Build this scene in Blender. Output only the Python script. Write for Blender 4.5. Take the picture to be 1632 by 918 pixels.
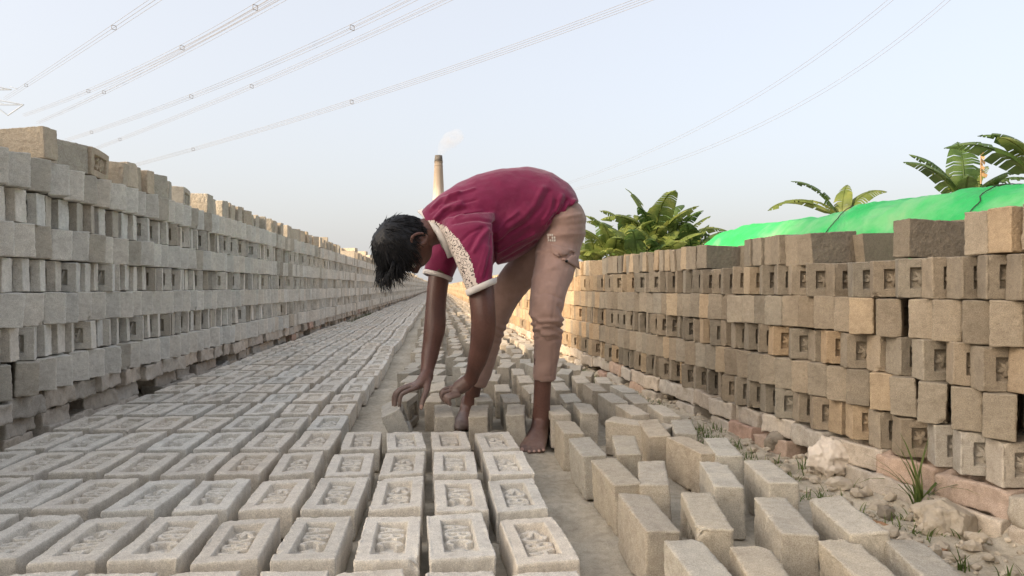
import bpy, bmesh, math, random
import numpy as np
from mathutils import Vector, Matrix, Quaternion

# ------------------------------------------------------------------ scene, camera, sky, sun, exposure
scene = bpy.context.scene
for o in list(bpy.data.objects):
    bpy.data.objects.remove(o)
COL = scene.collection
F = 1080.0                                   # focal length in photo pixels (1632 wide)
CZ = 0.615                                   # camera height over the brick field
TH = math.atan((816 - 695) / F)              # the rows of bricks run along +Y, the camera looks a little to the right
FW = Vector((math.sin(TH), math.cos(TH), 0))
RT = Vector((math.cos(TH), -math.sin(TH), 0))

cam_data = bpy.data.cameras.new('camera')
cam_data.sensor_width = 36.0
cam_data.lens = 36.0 * F / 1632.0
cam_data.clip_start = 0.05
cam_data.clip_end = 5000
cam = bpy.data.objects.new('camera', cam_data)
cam.location = (0, 0, CZ)
cam.rotation_euler = (math.radians(90) - math.atan(2 / F), 0, -TH)
COL.objects.link(cam)
scene.camera = cam

SUN_AZ = (-0.907, -0.42)                     # where the sun stands, seen from the scene: left and behind
SUN_EL = math.radians(27)
world = bpy.data.worlds.new('World')
scene.world = world
world.use_nodes = True
wn, wl = world.node_tree.nodes, world.node_tree.links
wn.clear()
sky = wn.new('ShaderNodeTexSky')
sky.sky_type = 'NISHITA'
sky.sun_disc = False
sky.sun_elevation = SUN_EL
sky.sun_rotation = math.atan2(SUN_AZ[0], SUN_AZ[1])
sky.air_density = 1.0
sky.dust_density = 8.0
sky.ozone_density = 1.5
hz = wn.new('ShaderNodeMix'); hz.data_type = 'RGBA'
hz.inputs[0].default_value = 0.36
hz.inputs[7].default_value = (7.7, 7.6, 7.5, 1)      # pale dusty air, the same in every direction
bgn = wn.new('ShaderNodeBackground'); bgn.inputs[1].default_value = 0.12
wo = wn.new('ShaderNodeOutputWorld')
wl.new(sky.outputs[0], hz.inputs[6]); wl.new(hz.outputs[2], bgn.inputs[0]); wl.new(bgn.outputs[0], wo.inputs[0])

sun_data = bpy.data.lights.new('sun', 'SUN')
sun_data.energy = 4.0
sun_data.angle = math.radians(0.6)
sun_data.color = (1.0, 0.75, 0.50)
sun = bpy.data.objects.new('sun', sun_data)
_d = Vector((SUN_AZ[0] * math.cos(SUN_EL), SUN_AZ[1] * math.cos(SUN_EL), math.sin(SUN_EL)))
sun.rotation_euler = _d.to_track_quat('Z', 'Y').to_euler()
sun.location = (-20, -10, 15)
COL.objects.link(sun)

scene.view_settings.view_transform = 'Standard'
scene.view_settings.look = 'None'
scene.view_settings.gamma = 1
scene.view_settings.exposure = 0.92

random.seed(7)
RNG = np.random.default_rng(11)

# ------------------------------------------------------------------ helpers
def P(px, py, D):
    """photo direction + distance along the view axis -> point in the place"""
    v = RT * ((px - 816) / F * D) + FW * D
    return Vector((v.x, v.y, CZ + (457 - py) / F * D))

def G(px, py, z=0.0):
    return P(px, py, (CZ - z) * F / (py - 457))

def XD(X, D):
    """column position X and distance D -> Y"""
    return (D - X * math.sin(TH)) / math.cos(TH)

def to_px(co):
    """(n,3) array -> px, py, D"""
    r = co[:, 0] * RT.x + co[:, 1] * RT.y
    d = co[:, 0] * FW.x + co[:, 1] * FW.y
    return 816 + r / d * F, 457 - (co[:, 2] - CZ) / d * F, d

def _hash(ix, iy, iz, seed):
    h = (ix * 374761393 + iy * 668265263 + iz * 2147483647 + seed * 974634777) & 0xffffffff
    h = ((h ^ (h >> 13)) * 1274126177) & 0xffffffff
    h = ((h ^ (h >> 16)) * 2246822519) & 0xffffffff
    return ((h ^ (h >> 13)) & 0xffffff) / float(0xffffff)

def vnoise(p, scale, seed=0):
    q = np.asarray(p, float) * scale + 1000.0
    i = np.floor(q).astype(np.int64); f = q - i
    f = f * f * (3 - 2 * f)
    out = 0
    for dx in (0, 1):
        wx = f[:, 0] if dx else 1 - f[:, 0]
        for dy in (0, 1):
            wy = f[:, 1] if dy else 1 - f[:, 1]
            for dz in (0, 1):
                wz = f[:, 2] if dz else 1 - f[:, 2]
                out = out + wx * wy * wz * _hash(i[:, 0] + dx, i[:, 1] + dy, i[:, 2] + dz, seed)
    return out * 2 - 1

def fbm(p, scale, seed=0, octaves=3):
    a, t = 1.0, 0
    for k in range(octaves):
        t = t + a * vnoise(p, scale * 2 ** k, seed + k * 17); a *= 0.5
    return t

def sstep(a, b, x):
    t = np.clip((x - a) / (b - a), 0, 1)
    return t * t * (3 - 2 * t)

def mesh_np(name, verts, faces, smooth=True):
    me = bpy.data.meshes.new(name)
    me.from_pydata([tuple(v) for v in verts], [], [tuple(int(i) for i in f) for f in faces])
    me.update()
    if smooth:
        me.polygons.foreach_set('use_smooth', [True] * len(me.polygons))
    return me

def link(name, me, mat=None, parent=None, loc=None, rot=None, mtx=None):
    o = bpy.data.objects.new(name, me)
    if mat is not None and me is not None and len(me.materials) == 0:
        me.materials.append(mat)
    if mtx is not None: o.matrix_world = mtx
    if loc is not None: o.location = loc
    if rot is not None: o.rotation_euler = rot
    COL.objects.link(o)
    if parent is not None: o.parent = parent
    return o

def tag(o, label=None, cat=None, group=None, kind=None):
    if label: o['label'] = label
    if cat: o['category'] = cat
    if group: o['group'] = group
    if kind: o['kind'] = kind
    return o

def empty(name, loc=(0, 0, 0)):
    o = bpy.data.objects.new(name, None)
    o.location = loc; o.empty_display_size = 0.1
    COL.objects.link(o)
    return o

def child(name, me, mat, parent):
    """mesh given in world coordinates, kept there under a parent that sits at its own place"""
    o = link(name, me, mat, parent)
    o.matrix_parent_inverse = Matrix.Translation(parent.location).inverted()
    return o

ONES = ['first', 'second', 'third', 'fourth', 'fifth', 'sixth', 'seventh', 'eighth', 'ninth', 'tenth', 'eleventh', 'twelfth',
        'thirteenth', 'fourteenth', 'fifteenth', 'sixteenth', 'seventeenth', 'eighteenth', 'nineteenth']
TENS = {2: ('twentieth', 'twenty'), 3: ('thirtieth', 'thirty'), 4: ('fortieth', 'forty'), 5: ('fiftieth', 'fifty'), 6: ('sixtieth', 'sixty')}
def ordinal(n):
    if n < 20: return ONES[n - 1]
    t, u = divmod(n, 10)
    return TENS[t][0] if u == 0 else TENS[t][1] + '-' + ONES[u - 1]

# ------------------------------------------------------------------ materials
def newmat(name, rough=0.9, spec=0.2):
    m = bpy.data.materials.new(name); m.use_nodes = True
    nt = m.node_tree; b = nt.nodes['Principled BSDF']
    b.inputs['Roughness'].default_value = rough
    b.inputs['Specular IOR Level'].default_value = spec
    return m, nt, b

def N(nt, t, **kw):
    n = nt.nodes.new(t)
    for k, v in kw.items():
        if isinstance(k, str) and hasattr(n, k): setattr(n, k, v)
    return n

def noise_node(nt, vec, scale, detail=3, rough=0.55):
    n = nt.nodes.new('ShaderNodeTexNoise')
    n.inputs['Scale'].default_value = scale; n.inputs['Detail'].default_value = detail; n.inputs['Roughness'].default_value = rough
    if vec is not None: nt.links.new(vec, n.inputs['Vector'])
    return n

def ramp(nt, fac, stops):
    r = nt.nodes.new('ShaderNodeValToRGB')
    el = r.color_ramp.elements
    el[0].position, el[0].color = stops[0][0], (*stops[0][1], 1)
    el[1].position, el[1].color = stops[-1][0], (*stops[-1][1], 1)
    for p, c in stops[1:-1]:
        e = el.new(p); e.color = (*c, 1)
    nt.links.new(fac, r.inputs[0])
    return r

def mixc(nt, a, b, fac, mode='MIX'):
    m = nt.nodes.new('ShaderNodeMix'); m.data_type = 'RGBA'; m.blend_type = mode
    for s, v in ((6, a), (7, b), (0, fac)):
        if hasattr(v, 'is_output'): nt.links.new(v, m.inputs[s])
        else: m.inputs[s].default_value = v if s == 0 else (*v, 1)
    return m.outputs[2]

def bump(nt, bsdf, heights, dist):
    prev = None
    for h, s in heights:
        b = nt.nodes.new('ShaderNodeBump'); b.inputs['Strength'].default_value = s; b.inputs['Distance'].default_value = dist
        nt.links.new(h, b.inputs['Height'])
        if prev is not None: nt.links.new(prev.outputs[0], b.inputs['Normal'])
        prev = b
    nt.links.new(prev.outputs[0], bsdf.inputs['Normal'])

def clay_material(name, source):
    """unfired clay; the colour of each brick is its own (object colour, or a colour attribute on joined far bricks)"""
    m, nt, b = newmat(name, 0.95, 0.08)
    geo = nt.nodes.new('ShaderNodeNewGeometry')
    vec = geo.outputs['Position']
    if source == 'object':
        oi = nt.nodes.new('ShaderNodeObjectInfo'); base = oi.outputs['Color']
    else:
        at = nt.nodes.new('ShaderNodeAttribute'); at.attribute_name = 'Col'; base = at.outputs['Color']
    n1 = noise_node(nt, vec, 14, 4, 0.6); n2 = noise_node(nt, vec, 420, 3, 0.7); n3 = noise_node(nt, vec, 60, 3, 0.6)
    r1 = ramp(nt, n1.outputs['Fac'], [(0.28, (0.84, 0.83, 0.82)), (0.5, (1.0, 1.0, 1.0)), (0.75, (1.10, 1.09, 1.06))])
    r2 = ramp(nt, n2.outputs['Fac'], [(0.3, (0.68, 0.67, 0.65)), (0.52, (1, 1, 1)), (0.70, (1.30, 1.29, 1.27))])
    r3 = ramp(nt, n3.outputs['Fac'], [(0.3, (0.88, 0.87, 0.86)), (0.6, (1.03, 1.03, 1.03))])
    c = mixc(nt, base, r1.outputs[0], 1.0, 'MULTIPLY')
    c = mixc(nt, c, r2.outputs[0], 1.0, 'MULTIPLY')
    c = mixc(nt, c, r3.outputs[0], 1.0, 'MULTIPLY')
    nt.links.new(c, b.inputs['Base Color'])
    bump(nt, b, [(n3.outputs['Fac'], 0.25), (n2.outputs['Fac'], 0.3)], 0.003)
    return m

def simple_mat(name, col, var=0.25, scale=20, rough=0.9, bumps=0.3, bscale=60, bd=0.005, spec=0.2, col2=None):
    m, nt, b = newmat(name, rough, spec)
    geo = nt.nodes.new('ShaderNodeNewGeometry')
    n = noise_node(nt, geo.outputs['Position'], scale, 4, 0.6)
    lo = tuple(c * (1 - var) for c in col); hi = tuple(min(1, c * (1 + var)) for c in (col2 or col))
    r = ramp(nt, n.outputs['Fac'], [(0.3, lo), (0.7, hi)])
    nt.links.new(r.outputs[0], b.inputs['Base Color'])
    if bumps:
        n2 = noise_node(nt, geo.outputs['Position'], bscale, 4, 0.6)
        bump(nt, b, [(n2.outputs['Fac'], bumps)], bd)
    return m

M = {}
M['clay'] = clay_material('unfired_clay', 'object')
M['clay_far'] = clay_material('unfired_clay_far', 'attribute')
M['steel'] = simple_mat('galvanised_steel', (0.36, 0.42, 0.50), 0.1, 3, 0.6, 0)
M['cable'] = simple_mat('cable_metal', (0.22, 0.22, 0.23), 0.1, 1, 0.9, 0)

def ground_material():
    m, nt, b = newmat('sandy_ground', 0.97, 0.05)
    geo = nt.nodes.new('ShaderNodeNewGeometry'); v = geo.outputs['Position']
    n1 = noise_node(nt, v, 2.3, 5, 0.6); n2 = noise_node(nt, v, 35, 5, 0.65); n3 = noise_node(nt, v, 380, 2, 0.6)
    r1 = ramp(nt, n1.outputs['Fac'], [(0.3, (0.43, 0.38, 0.305)), (0.55, (0.50, 0.45, 0.37)), (0.75, (0.56, 0.51, 0.43))])
    r2 = ramp(nt, n2.outputs['Fac'], [(0.3, (0.76, 0.75, 0.73)), (0.6, (1.05, 1.05, 1.04))])
    r3 = ramp(nt, n3.outputs['Fac'], [(0.3, (0.82, 0.82, 0.81)), (0.65, (1.1, 1.1, 1.1))])
    c = mixc(nt, r1.outputs[0], r2.outputs[0], 1.0, 'MULTIPLY'); c = mixc(nt, c, r3.outputs[0], 1.0, 'MULTIPLY')
    nt.links.new(c, b.inputs['Base Color'])
    bump(nt, b, [(n2.outputs['Fac'], 0.5), (n3.outputs['Fac'], 0.4)], 0.006)
    return m
M['ground'] = ground_material()

# ------------------------------------------------------------------ paths of the two stacks
LW = [(-1.60, 0.6), (-1.585, 1.8), (-1.566, 2.73), (-1.53, 5.85), (-1.485, 10), (-1.30, 28), (-0.95, 110)]
RW = [(1.73, 0.5), (1.582, 1.735), (1.474, 2.69), (1.33, 4.6), (1.235, 6.6), (1.18, 9), (1.14, 14), (1.10, 110)]
def path_x(path, y):
    return float(np.interp(y, [p[1] for p in path], [p[0] for p in path]))
def path_tan(path, y):
    a, b = path_x(path, y - 0.3), path_x(path, y + 0.3)
    return Vector((b - a, 0.6, 0)).normalized()

# ------------------------------------------------------------------ ground
ROW0, PITCH, CPITCH = 1.572, 0.303, 0.156
BL, BW, BH = 0.258, 0.127, 0.077

def ground_height(co):
    x, y = co[:, 0], co[:, 1]
    D = x * FW.x + y * FW.y
    rx = np.interp(y, [p[1] for p in RW], [p[0] for p in RW])
    near = 1 - sstep(9, 20, np.hypot(x, y))
    z = -0.085 * sstep(0.62, 0.22, rx - x) * sstep(14, 5, y)
    g = (D - ROW0 - 0.022) / PITCH
    g = np.abs(g - np.round(g)) * PITCH
    inn = sstep(-0.45, -0.36, x) * (1 - sstep(0.9, 0.98, x))
    z = z + inn * near * 0.012 * np.exp(-(g / 0.013) ** 2) * (0.55 + 0.45 * vnoise(co, 30, 3))
    z = z + near * (0.007 * fbm(co, 9, 5) + 0.003 * fbm(co, 45, 8, 2))
    verge = sstep(0.9, 1.1, x) * sstep(2.2, 1.7, x) * near
    z = z + verge * (0.016 * np.abs(fbm(co, 11, 31)) + 0.010 * fbm(co, 28, 41))
    return z

def axis_vals(lo, hi, step, far, grow=1.35):
    a = list(np.arange(lo, hi + 1e-6, step))
    s, v = step, hi
    right = []
    while v < far:
        s *= grow; v += s; right.append(v)
    s, v = step, lo
    left = []
    while v > -far:
        s *= grow; v -= s; left.append(v)
    return np.array(left[::-1] + a + right)
xs = axis_vals(-1.9, 1.9, 0.02, 2500)
ys = axis_vals(0.7, 7.5, 0.02, 3000)
gx, gy = np.meshgrid(xs, ys)
gco = np.stack([gx.ravel(), gy.ravel(), np.zeros(gx.size)], 1)
gco[:, 2] = ground_height(gco)
nx, ny = len(xs), len(ys)
idx = np.arange(nx * ny).reshape(ny, nx)
gf = np.stack([idx[:-1, :-1].ravel(), idx[:-1, 1:].ravel(), idx[1:, 1:].ravel(), idx[1:, :-1].ravel()], 1)
tag(link('ground', mesh_np('ground', gco, gf), M['ground']), kind='structure')

def gz(x, y):
    return float(ground_height(np.array([[x, y, 0.0]]))[0])

# ------------------------------------------------------------------ brick shapes
def seg_dist(p, a, b):
    ab = b - a; t = np.clip(((p - a) @ ab) / (ab @ ab), 0, 1)
    return np.linalg.norm(p - (a + t[:, None] * ab), axis=1)

def letters_height(x, y):
    """raised A B C and star in the frog; y runs along the brick, letter tops point to -x"""
    pts = np.stack([x, y], 1); h = np.zeros(len(x))
    A = [((0, 0), (.5, 1)), ((.5, 1), (1, 0)), ((.2, .36), (.8, .36))]
    B = [((0, 0), (0, 1)), ((0, 1), (.65, 1)), ((.65, 1), (.95, .78)), ((.95, .78), (.65, .53)), ((0, .53), (.65, .53)),
         ((.65, .53), (1, .27)), ((1, .27), (.65, 0)), ((.65, 0), (0, 0))]
    C = [((1, .8), (.65, 1)), ((.65, 1), (.25, .88)), ((.25, .88), (0, .5)), ((0, .5), (.25, .12)), ((.25, .12), (.65, 0)), ((.65, 0), (1, .2))]
    def L(s, t, y0, y1): return np.array([0.0245 - 0.049 * t, y0 + (y1 - y0) * s])
    for strokes, y0, y1 in ((A, -.080, -.050), (B, -.035, -.012), (C, .004, .027)):
        d = np.full(len(x), 9.0)
        for a, b in strokes:
            d = np.minimum(d, seg_dist(pts, L(*a, y0, y1), L(*b, y0, y1)))
        h = np.maximum(h, 1 - sstep(.0036, .0058, d))
    dx, dy = x - 0.0, y - 0.0635
    ang = np.arctan2(dy, -dx); r = np.hypot(dx, dy)
    k = np.abs((ang / (2 * math.pi / 5) + 0.5) % 1 - 0.5) * 2
    rs = 0.0265 * (1 - 0.60 * k)
    h = np.maximum(h, (1 - sstep(rs - .003, rs + .001, r)) * (0.55 + 0.45 * (1 - np.clip(r / .026, 0, 1))))
    return h

def brick_mesh(seed, ny_=168, nx_=84, nz_=12, letters=True, chips=2):
    rng = np.random.default_rng(seed)
    hx, hy, hzz = BW / 2, BL / 2, BH / 2
    verts, faces, off = [], [], 0
    def face(u, v, fn):
        nonlocal off
        U, V = np.meshgrid(np.linspace(-1, 1, u + 1), np.linspace(-1, 1, v + 1))
        verts.append(fn(U.ravel(), V.ravel()))
        i = np.arange((u + 1) * (v + 1)).reshape(v + 1, u + 1) + off
        faces.append(np.stack([i[:-1, :-1].ravel(), i[:-1, 1:].ravel(), i[1:, 1:].ravel(), i[1:, :-1].ravel()], 1))
        off += (u + 1) * (v + 1)
    one = lambda a: np.ones_like(a)
    face(nx_, ny_, lambda u, v: np.stack([u * hx, v * hy, one(u) * hzz], 1))
    face(nx_, ny_, lambda u, v: np.stack([-u * hx, v * hy, -one(u) * hzz], 1))
    face(ny_, nz_, lambda u, v: np.stack([one(u) * hx, u * hy, v * hzz], 1))
    face(ny_, nz_, lambda u, v: np.stack([-one(u) * hx, -u * hy, v * hzz], 1))
    face(nx_, nz_, lambda u, v: np.stack([u * hx, -one(u) * hy, v * hzz], 1))
    face(nx_, nz_, lambda u, v: np.stack([-u * hx, one(u) * hy, v * hzz], 1))
    p = np.concatenate(verts); f = np.concatenate(faces)
    _, first, inv = np.unique(np.round(p * 1e6).astype(np.int64), axis=0, return_index=True, return_inverse=True)
    p = p[first]; f = inv.reshape(-1)[f]
    q = p.copy()
    H = np.array([hx, hy, hzz]); r = 0.0036
    inner = np.clip(q, -(H - r), H - r)
    d = q - inner; ln = np.linalg.norm(d, axis=1, keepdims=True)
    n = d / np.maximum(ln, 1e-9)
    out = inner + n * r
    s = seed * 13.7
    q0 = q + s
    bottom = (p[:, 2] < -hzz + 1e-5)
    top = (p[:, 2] > hzz - 1e-5)
    amp = np.where(bottom, 0.0012, 0.00045)
    disp = 0.0016 * fbm(q0, 11, seed, 2) + amp * fbm(q0, 70, seed + 5) + np.where(bottom, .0007, .0003) * vnoise(q0, 260, seed + 9)
    edge = np.sum(np.abs(q) > H - 0.006, axis=1) >= 2
    disp = disp + np.where(edge, 0.0015 * fbm(q0, 75, seed + 21), 0)
    disp = disp + np.where(edge & (p[:, 2] > 0), 0.0016 * np.abs(vnoise(q0, 22, seed + 25)), 0)
    for _ in range(chips):                                     # broken corners and edges
        c = np.array([rng.choice([-1, 1]) * hx, rng.uniform(-1, 1) * hy, rng.choice([-1, 1, 1]) * hzz])
        if rng.random() < .4: c[1] = rng.choice([-1, 1]) * hy
        R = rng.uniform(.010, .024)
        dd = np.linalg.norm(q - c, axis=1) + 0.003 * fbm(q0, 90, seed + 40)
        disp = disp - np.clip(R - dd, 0, None) * 0.45
    out = out + n * disp[:, None]
    # frog pressed into the top, with the raised stamp
    x, y = p[:, 0], p[:, 1]
    fx, fy = 0.0345, 0.0945
    wob = 0.0012 * vnoise(q0, 40, seed + 50)
    inside = np.minimum(fx - np.abs(x), fy - np.abs(y)) + wob
    rec = 0.0215 * sstep(-0.0005, 0.005, inside)
    if letters:
        rec = rec - 0.0145 * letters_height(x, y) * sstep(0.003, 0.005, inside) * (0.95 + 0.12 * vnoise(q0, 30, seed + 60))
    out[:, 2] -= np.where(top, rec, 0)
    # slightly trapezoid, warped
    tp = 1 + rng.uniform(-.02, .02) * (out[:, 2:3] / hzz)
    out[:, :2] *= tp
    out[:, 2] += rng.uniform(-.002, .002) * (out[:, 0] / hx) + rng.uniform(-.0025, .0025) * (out[:, 1] / hy) ** 2
    me = mesh_np('brick_shape', out, f)
    me.materials.append(M['clay'])
    return me

BRICKS = [brick_mesh(k + 1, chips=(1, 2, 3, 0, 2, 4)[k]) for k in range(6)]

def low_brick(frog=True):
    """few-faced brick for the far rows: bevelled top edge and a frog"""
    hx, hy, h = BW / 2, BL / 2, BH / 2
    fx, fy = .0345, .0945
    v = [(-hx, -hy, -h), (hx, -hy, -h), (hx, hy, -h), (-hx, hy, -h), (-hx, -hy, h), (hx, -hy, h), (hx, hy, h), (-hx, hy, h),
         (-fx, -fy, h), (fx, -fy, h), (fx, fy, h), (-fx, fy, h),
         (-fx + .004, -fy + .004, h - .011), (fx - .004, -fy + .004, h - .011), (fx - .004, fy - .004, h - .011), (-fx + .004, fy - .004, h - .011)]
    f = [(0, 3, 2, 1), (0, 1, 5, 4), (1, 2, 6, 5), (2, 3, 7, 6), (3, 0, 4, 7)]
    if frog:
        f += [(4, 5, 9, 8), (5, 6, 10, 9), (6, 7, 11, 10), (7, 4, 8, 11), (8, 9, 13, 12), (9, 10, 14, 13), (10, 11, 15, 14), (11, 8, 12, 15), (12, 13, 14, 15)]
    else:
        f += [(4, 5, 6, 7)]; v = v[:8]
    return np.array(v), f
LOWV, LOWF = low_brick()
BOXV, BOXF = low_brick(False)

class Joined:
    """many far bricks in one mesh, each with its own colour"""
    def __init__(s): s.v = []; s.f = []; s.c = []; s.o = 0
    def add(s, mtx, col, frog=True):
        V, Fc = (LOWV, LOWF) if frog else (BOXV, BOXF)
        m = np.array(mtx)
        jig = RNG.normal(0, .0022, V.shape)
        s.v.append((V + jig) @ m[:3, :3].T + m[:3, 3])
        s.f += [tuple(i + s.o for i in q) for q in Fc]
        s.c += [col] * len(Fc)
        s.o += len(V)
    def build(s, name):
        me = bpy.data.meshes.new(name)
        me.from_pydata(np.concatenate(s.v).tolist(), [], s.f); me.update()
        a = me.color_attributes.new('Col', 'FLOAT_COLOR', 'CORNER')
        cols = np.repeat(np.array([(c[0], c[1], c[2], 1) for c in s.c]), [len(q) for q in s.f], axis=0)
        a.data.foreach_set('color', cols.ravel().astype(np.float32))
        me.materials.append(M['clay_far'])
        return me

def jcol(base, v=0.06, warm=0.03):
    k = 1 + random.gauss(0, v); w = random.gauss(0, warm)
    return (base[0] * k * (1 + w), base[1] * k, base[2] * k * (1 - w))

FIELD = (0.63, 0.59, 0.525)
UPR = (0.46, 0.42, 0.355)
LEFTC = (0.64, 0.62, 0.57)
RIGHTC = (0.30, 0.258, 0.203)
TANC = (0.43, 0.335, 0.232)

# ------------------------------------------------------------------ bricks lying flat in the field
flat = []
for r in range(0, 350):
    Db = ROW0 + PITCH * (r - 1)
    for k in range(-0, 12):
        if r >= 5 and k < 4: continue
        X = 0.14 - CPITCH * k + BW / 2
        Dc = Db - BL / 2
        Y = XD(X, Dc)
        if X - BW / 2 < path_x(LW, Y) + 0.06: continue
        px = 816 + (X * RT.x + Y * RT.y) / Dc * F
        if px < -160: continue
        flat.append((Dc, r, k, X, Y))
flat.sort()
far_flat = Joined()
n_ind = 0
for Dc, r, k, X, Y in flat:
    jx, jy = random.gauss(0, .0035), random.gauss(0, .006)
    yaw = math.radians(1.0 + random.gauss(0, 1.3)) + (math.pi if (k + (1 if random.random() < .12 else 0)) % 2 else 0)
    tilt = (random.gauss(0, .008), random.gauss(0, .010), yaw)
    loc = Vector((X + jx + 0.010 * math.sin(r * .7), Y + jy, BH / 2 + .004 + abs(random.gauss(0, .0015))))
    c = jcol(FIELD, .045, .015)
    if n_ind < 300:
        o = link('stamped_brick', BRICKS[(r * 5 + k * 3 + random.randrange(3)) % 6], None, None, loc, tilt)
        o.color = (*c, 1)
        right_i = k + 1 if r < 5 else k - 3
        tag(o, 'flat grey stamped brick, %s row from front, %s from right end of row' % (ordinal(r + 1), ordinal(right_i)),
            'brick', 'stamped bricks lying flat in rows')
        n_ind += 1
    else:
        from mathutils import Euler
        far_flat.add(Matrix.Translation(loc) @ Euler(tilt).to_matrix().to_4x4(), c)
tag(link('far_stamped_bricks', far_flat.build('far_stamped_bricks')), 'grey bricks lying flat in long rows running far away beside the left stack', 'bricks', kind='stuff')

# ------------------------------------------------------------------ bricks standing on edge
UPX = {2: -0.150, 1: -0.018, 0: 0.142, -1: 0.285, -2: 0.43, -3: 0.565, -4: 0.735, -5: 0.855}
def edge_matrix(loc, yaw, roll=0.0, pitch=0.0, flip=False):
    """brick on its long edge: local x -> up, frog to +X"""
    base = Matrix(((0, 0, 1), (0, 1, 0), (-1, 0, 0))).to_4x4()       # rotate 90 deg about Y
    m = Matrix.Translation(loc) @ Matrix.Rotation(yaw, 4, 'Z') @ Matrix.Rotation(roll, 4, 'Y') @ Matrix.Rotation(pitch, 4, 'X') @ base
    if flip: m = m @ Matrix.Rotation(math.pi, 4, 'X')
    return m
upr = []
for r in range(0, 320):
    Db = 1.585 + PITCH * (r - 1)
    for k, X0 in UPX.items():
        if r < 5 and k > -2: continue
        if r == 5 and k in (2,): continue                              # the brick in the worker's hand
        X = X0 + BH / 2
        Dc = Db - BL / 2
        Y = XD(X, Dc)
        if X + 0.09 > path_x(RW, Y) - 0.12: continue
        upr.append((Dc, r, k, X, Y))
upr.sort()
far_up = Joined()
n_ind = 0
for Dc, r, k, X, Y in upr:
    th = math.radians({-2: 3, -3: 12, -4: 10.5, -5: 15}.get(k, 3) + random.gauss(0, 2.6)); roll = math.radians(random.gauss(0, 2.0))
    if r >= 5: th = math.radians(5 + random.gauss(0, 6 if r > 8 else 4))
    jx, jy = random.gauss(0, .006), random.gauss(0, .012)
    if r == 4 and k == -3: th = math.radians(-48)
    if r == 3 and k == -4: th = math.radians(-5)
    if r == 0: jy += .03
    if r == 5 and k == -1: jx = .012
    yaw = -th
    X0, Db = X - BH / 2, Dc + BL / 2
    bx, by = X0 + jx, XD(X0, Db) + jy
    if r == 4 and k == -3: bx += .03; by -= .03
    cx_ = bx + BH / 2 * math.cos(th) - BL / 2 * math.sin(th); cy_ = by - BH / 2 * math.sin(th) - BL / 2 * math.cos(th)
    zz = gz(cx_, cy_) if Dc < 12 else 0
    loc = Vector((cx_, cy_, BW / 2 + zz + .003))
    if r >= 5 and Dc > 3.2 and random.random() < .02: roll = math.radians(random.choice([-9, 9]))
    c = jcol(UPR, .06, .02)
    if r < 5 and random.random() < .5: c = jcol((.44, .39, .315), .05, .02)
    c = tuple(q * .96 for q in c) if random.random() < .3 else c
    m = edge_matrix(loc, yaw, roll, random.gauss(0, .012), flip=(random.random() < .12)) @ Matrix.Diagonal((1, .925, .93, 1))
    if n_ind < 300:
        o = link('upright_brick', BRICKS[random.randrange(6)], None, None, mtx=m)
        o.color = (*c, 1)
        tag(o, 'brown brick standing on edge, %s row from front, %s counted from right verge' % (ordinal(r + 1), ordinal(k + 6)),
            'brick', 'bricks standing on edge in the field')
        n_ind += 1
    else:
        far_up.add(m, c)
tag(link('far_upright_bricks', far_up.build('far_upright_bricks')), 'far bricks standing on edge in rows beyond the bending worker', 'bricks', kind='stuff')

# the brick the worker is turning over
HELD = P(633, 672, 2.66)
hm = Matrix.Translation(HELD) @ Matrix.Rotation(math.radians(4), 4, 'Z') @ Matrix.Rotation(math.radians(-24), 4, 'Y') @ Matrix(((0, 0, 1), (0, 1, 0), (-1, 0, 0))).to_4x4()
hb = link('held_brick', BRICKS[1], None, None, mtx=hm); hb.color = (*jcol((.46, .42, .36), .02), 1)
tag(hb, 'tilted clay brick gripped by the worker\'s right hand, its stamped side facing right', 'brick')

# ------------------------------------------------------------------ stacks of drying bricks
def orient(a, up_sign=1):
    """brick on edge with its length along horizontal unit vector a; frog faces Z x a"""
    xz = Vector((0, 0, up_sign)); n = xz.cross(a)
    return Matrix(((xz.x, a.x, n.x), (xz.y, a.y, n.y), (xz.z, a.z, n.z))).to_4x4()

def base_brick_mesh(seed):
    rng = np.random.default_rng(seed)
    me = brick_mesh(seed, 36, 18, 8, False, 5)
    return me

BASEB = []
for k in range(4):
    v = brick_mesh(40 + k, 40, 20, 10, False, 6)
    co = np.zeros(len(v.vertices) * 3); v.vertices.foreach_get('co', co); co = co.reshape(-1, 3)
    co += 0.006 * np.stack([fbm(co, 16, 50 + k), fbm(co, 16, 60 + k), fbm(co, 16, 70 + k)], 1)
    v.vertices.foreach_set('co', co.ravel()); v.update()
    BASEB.append(v)

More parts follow.
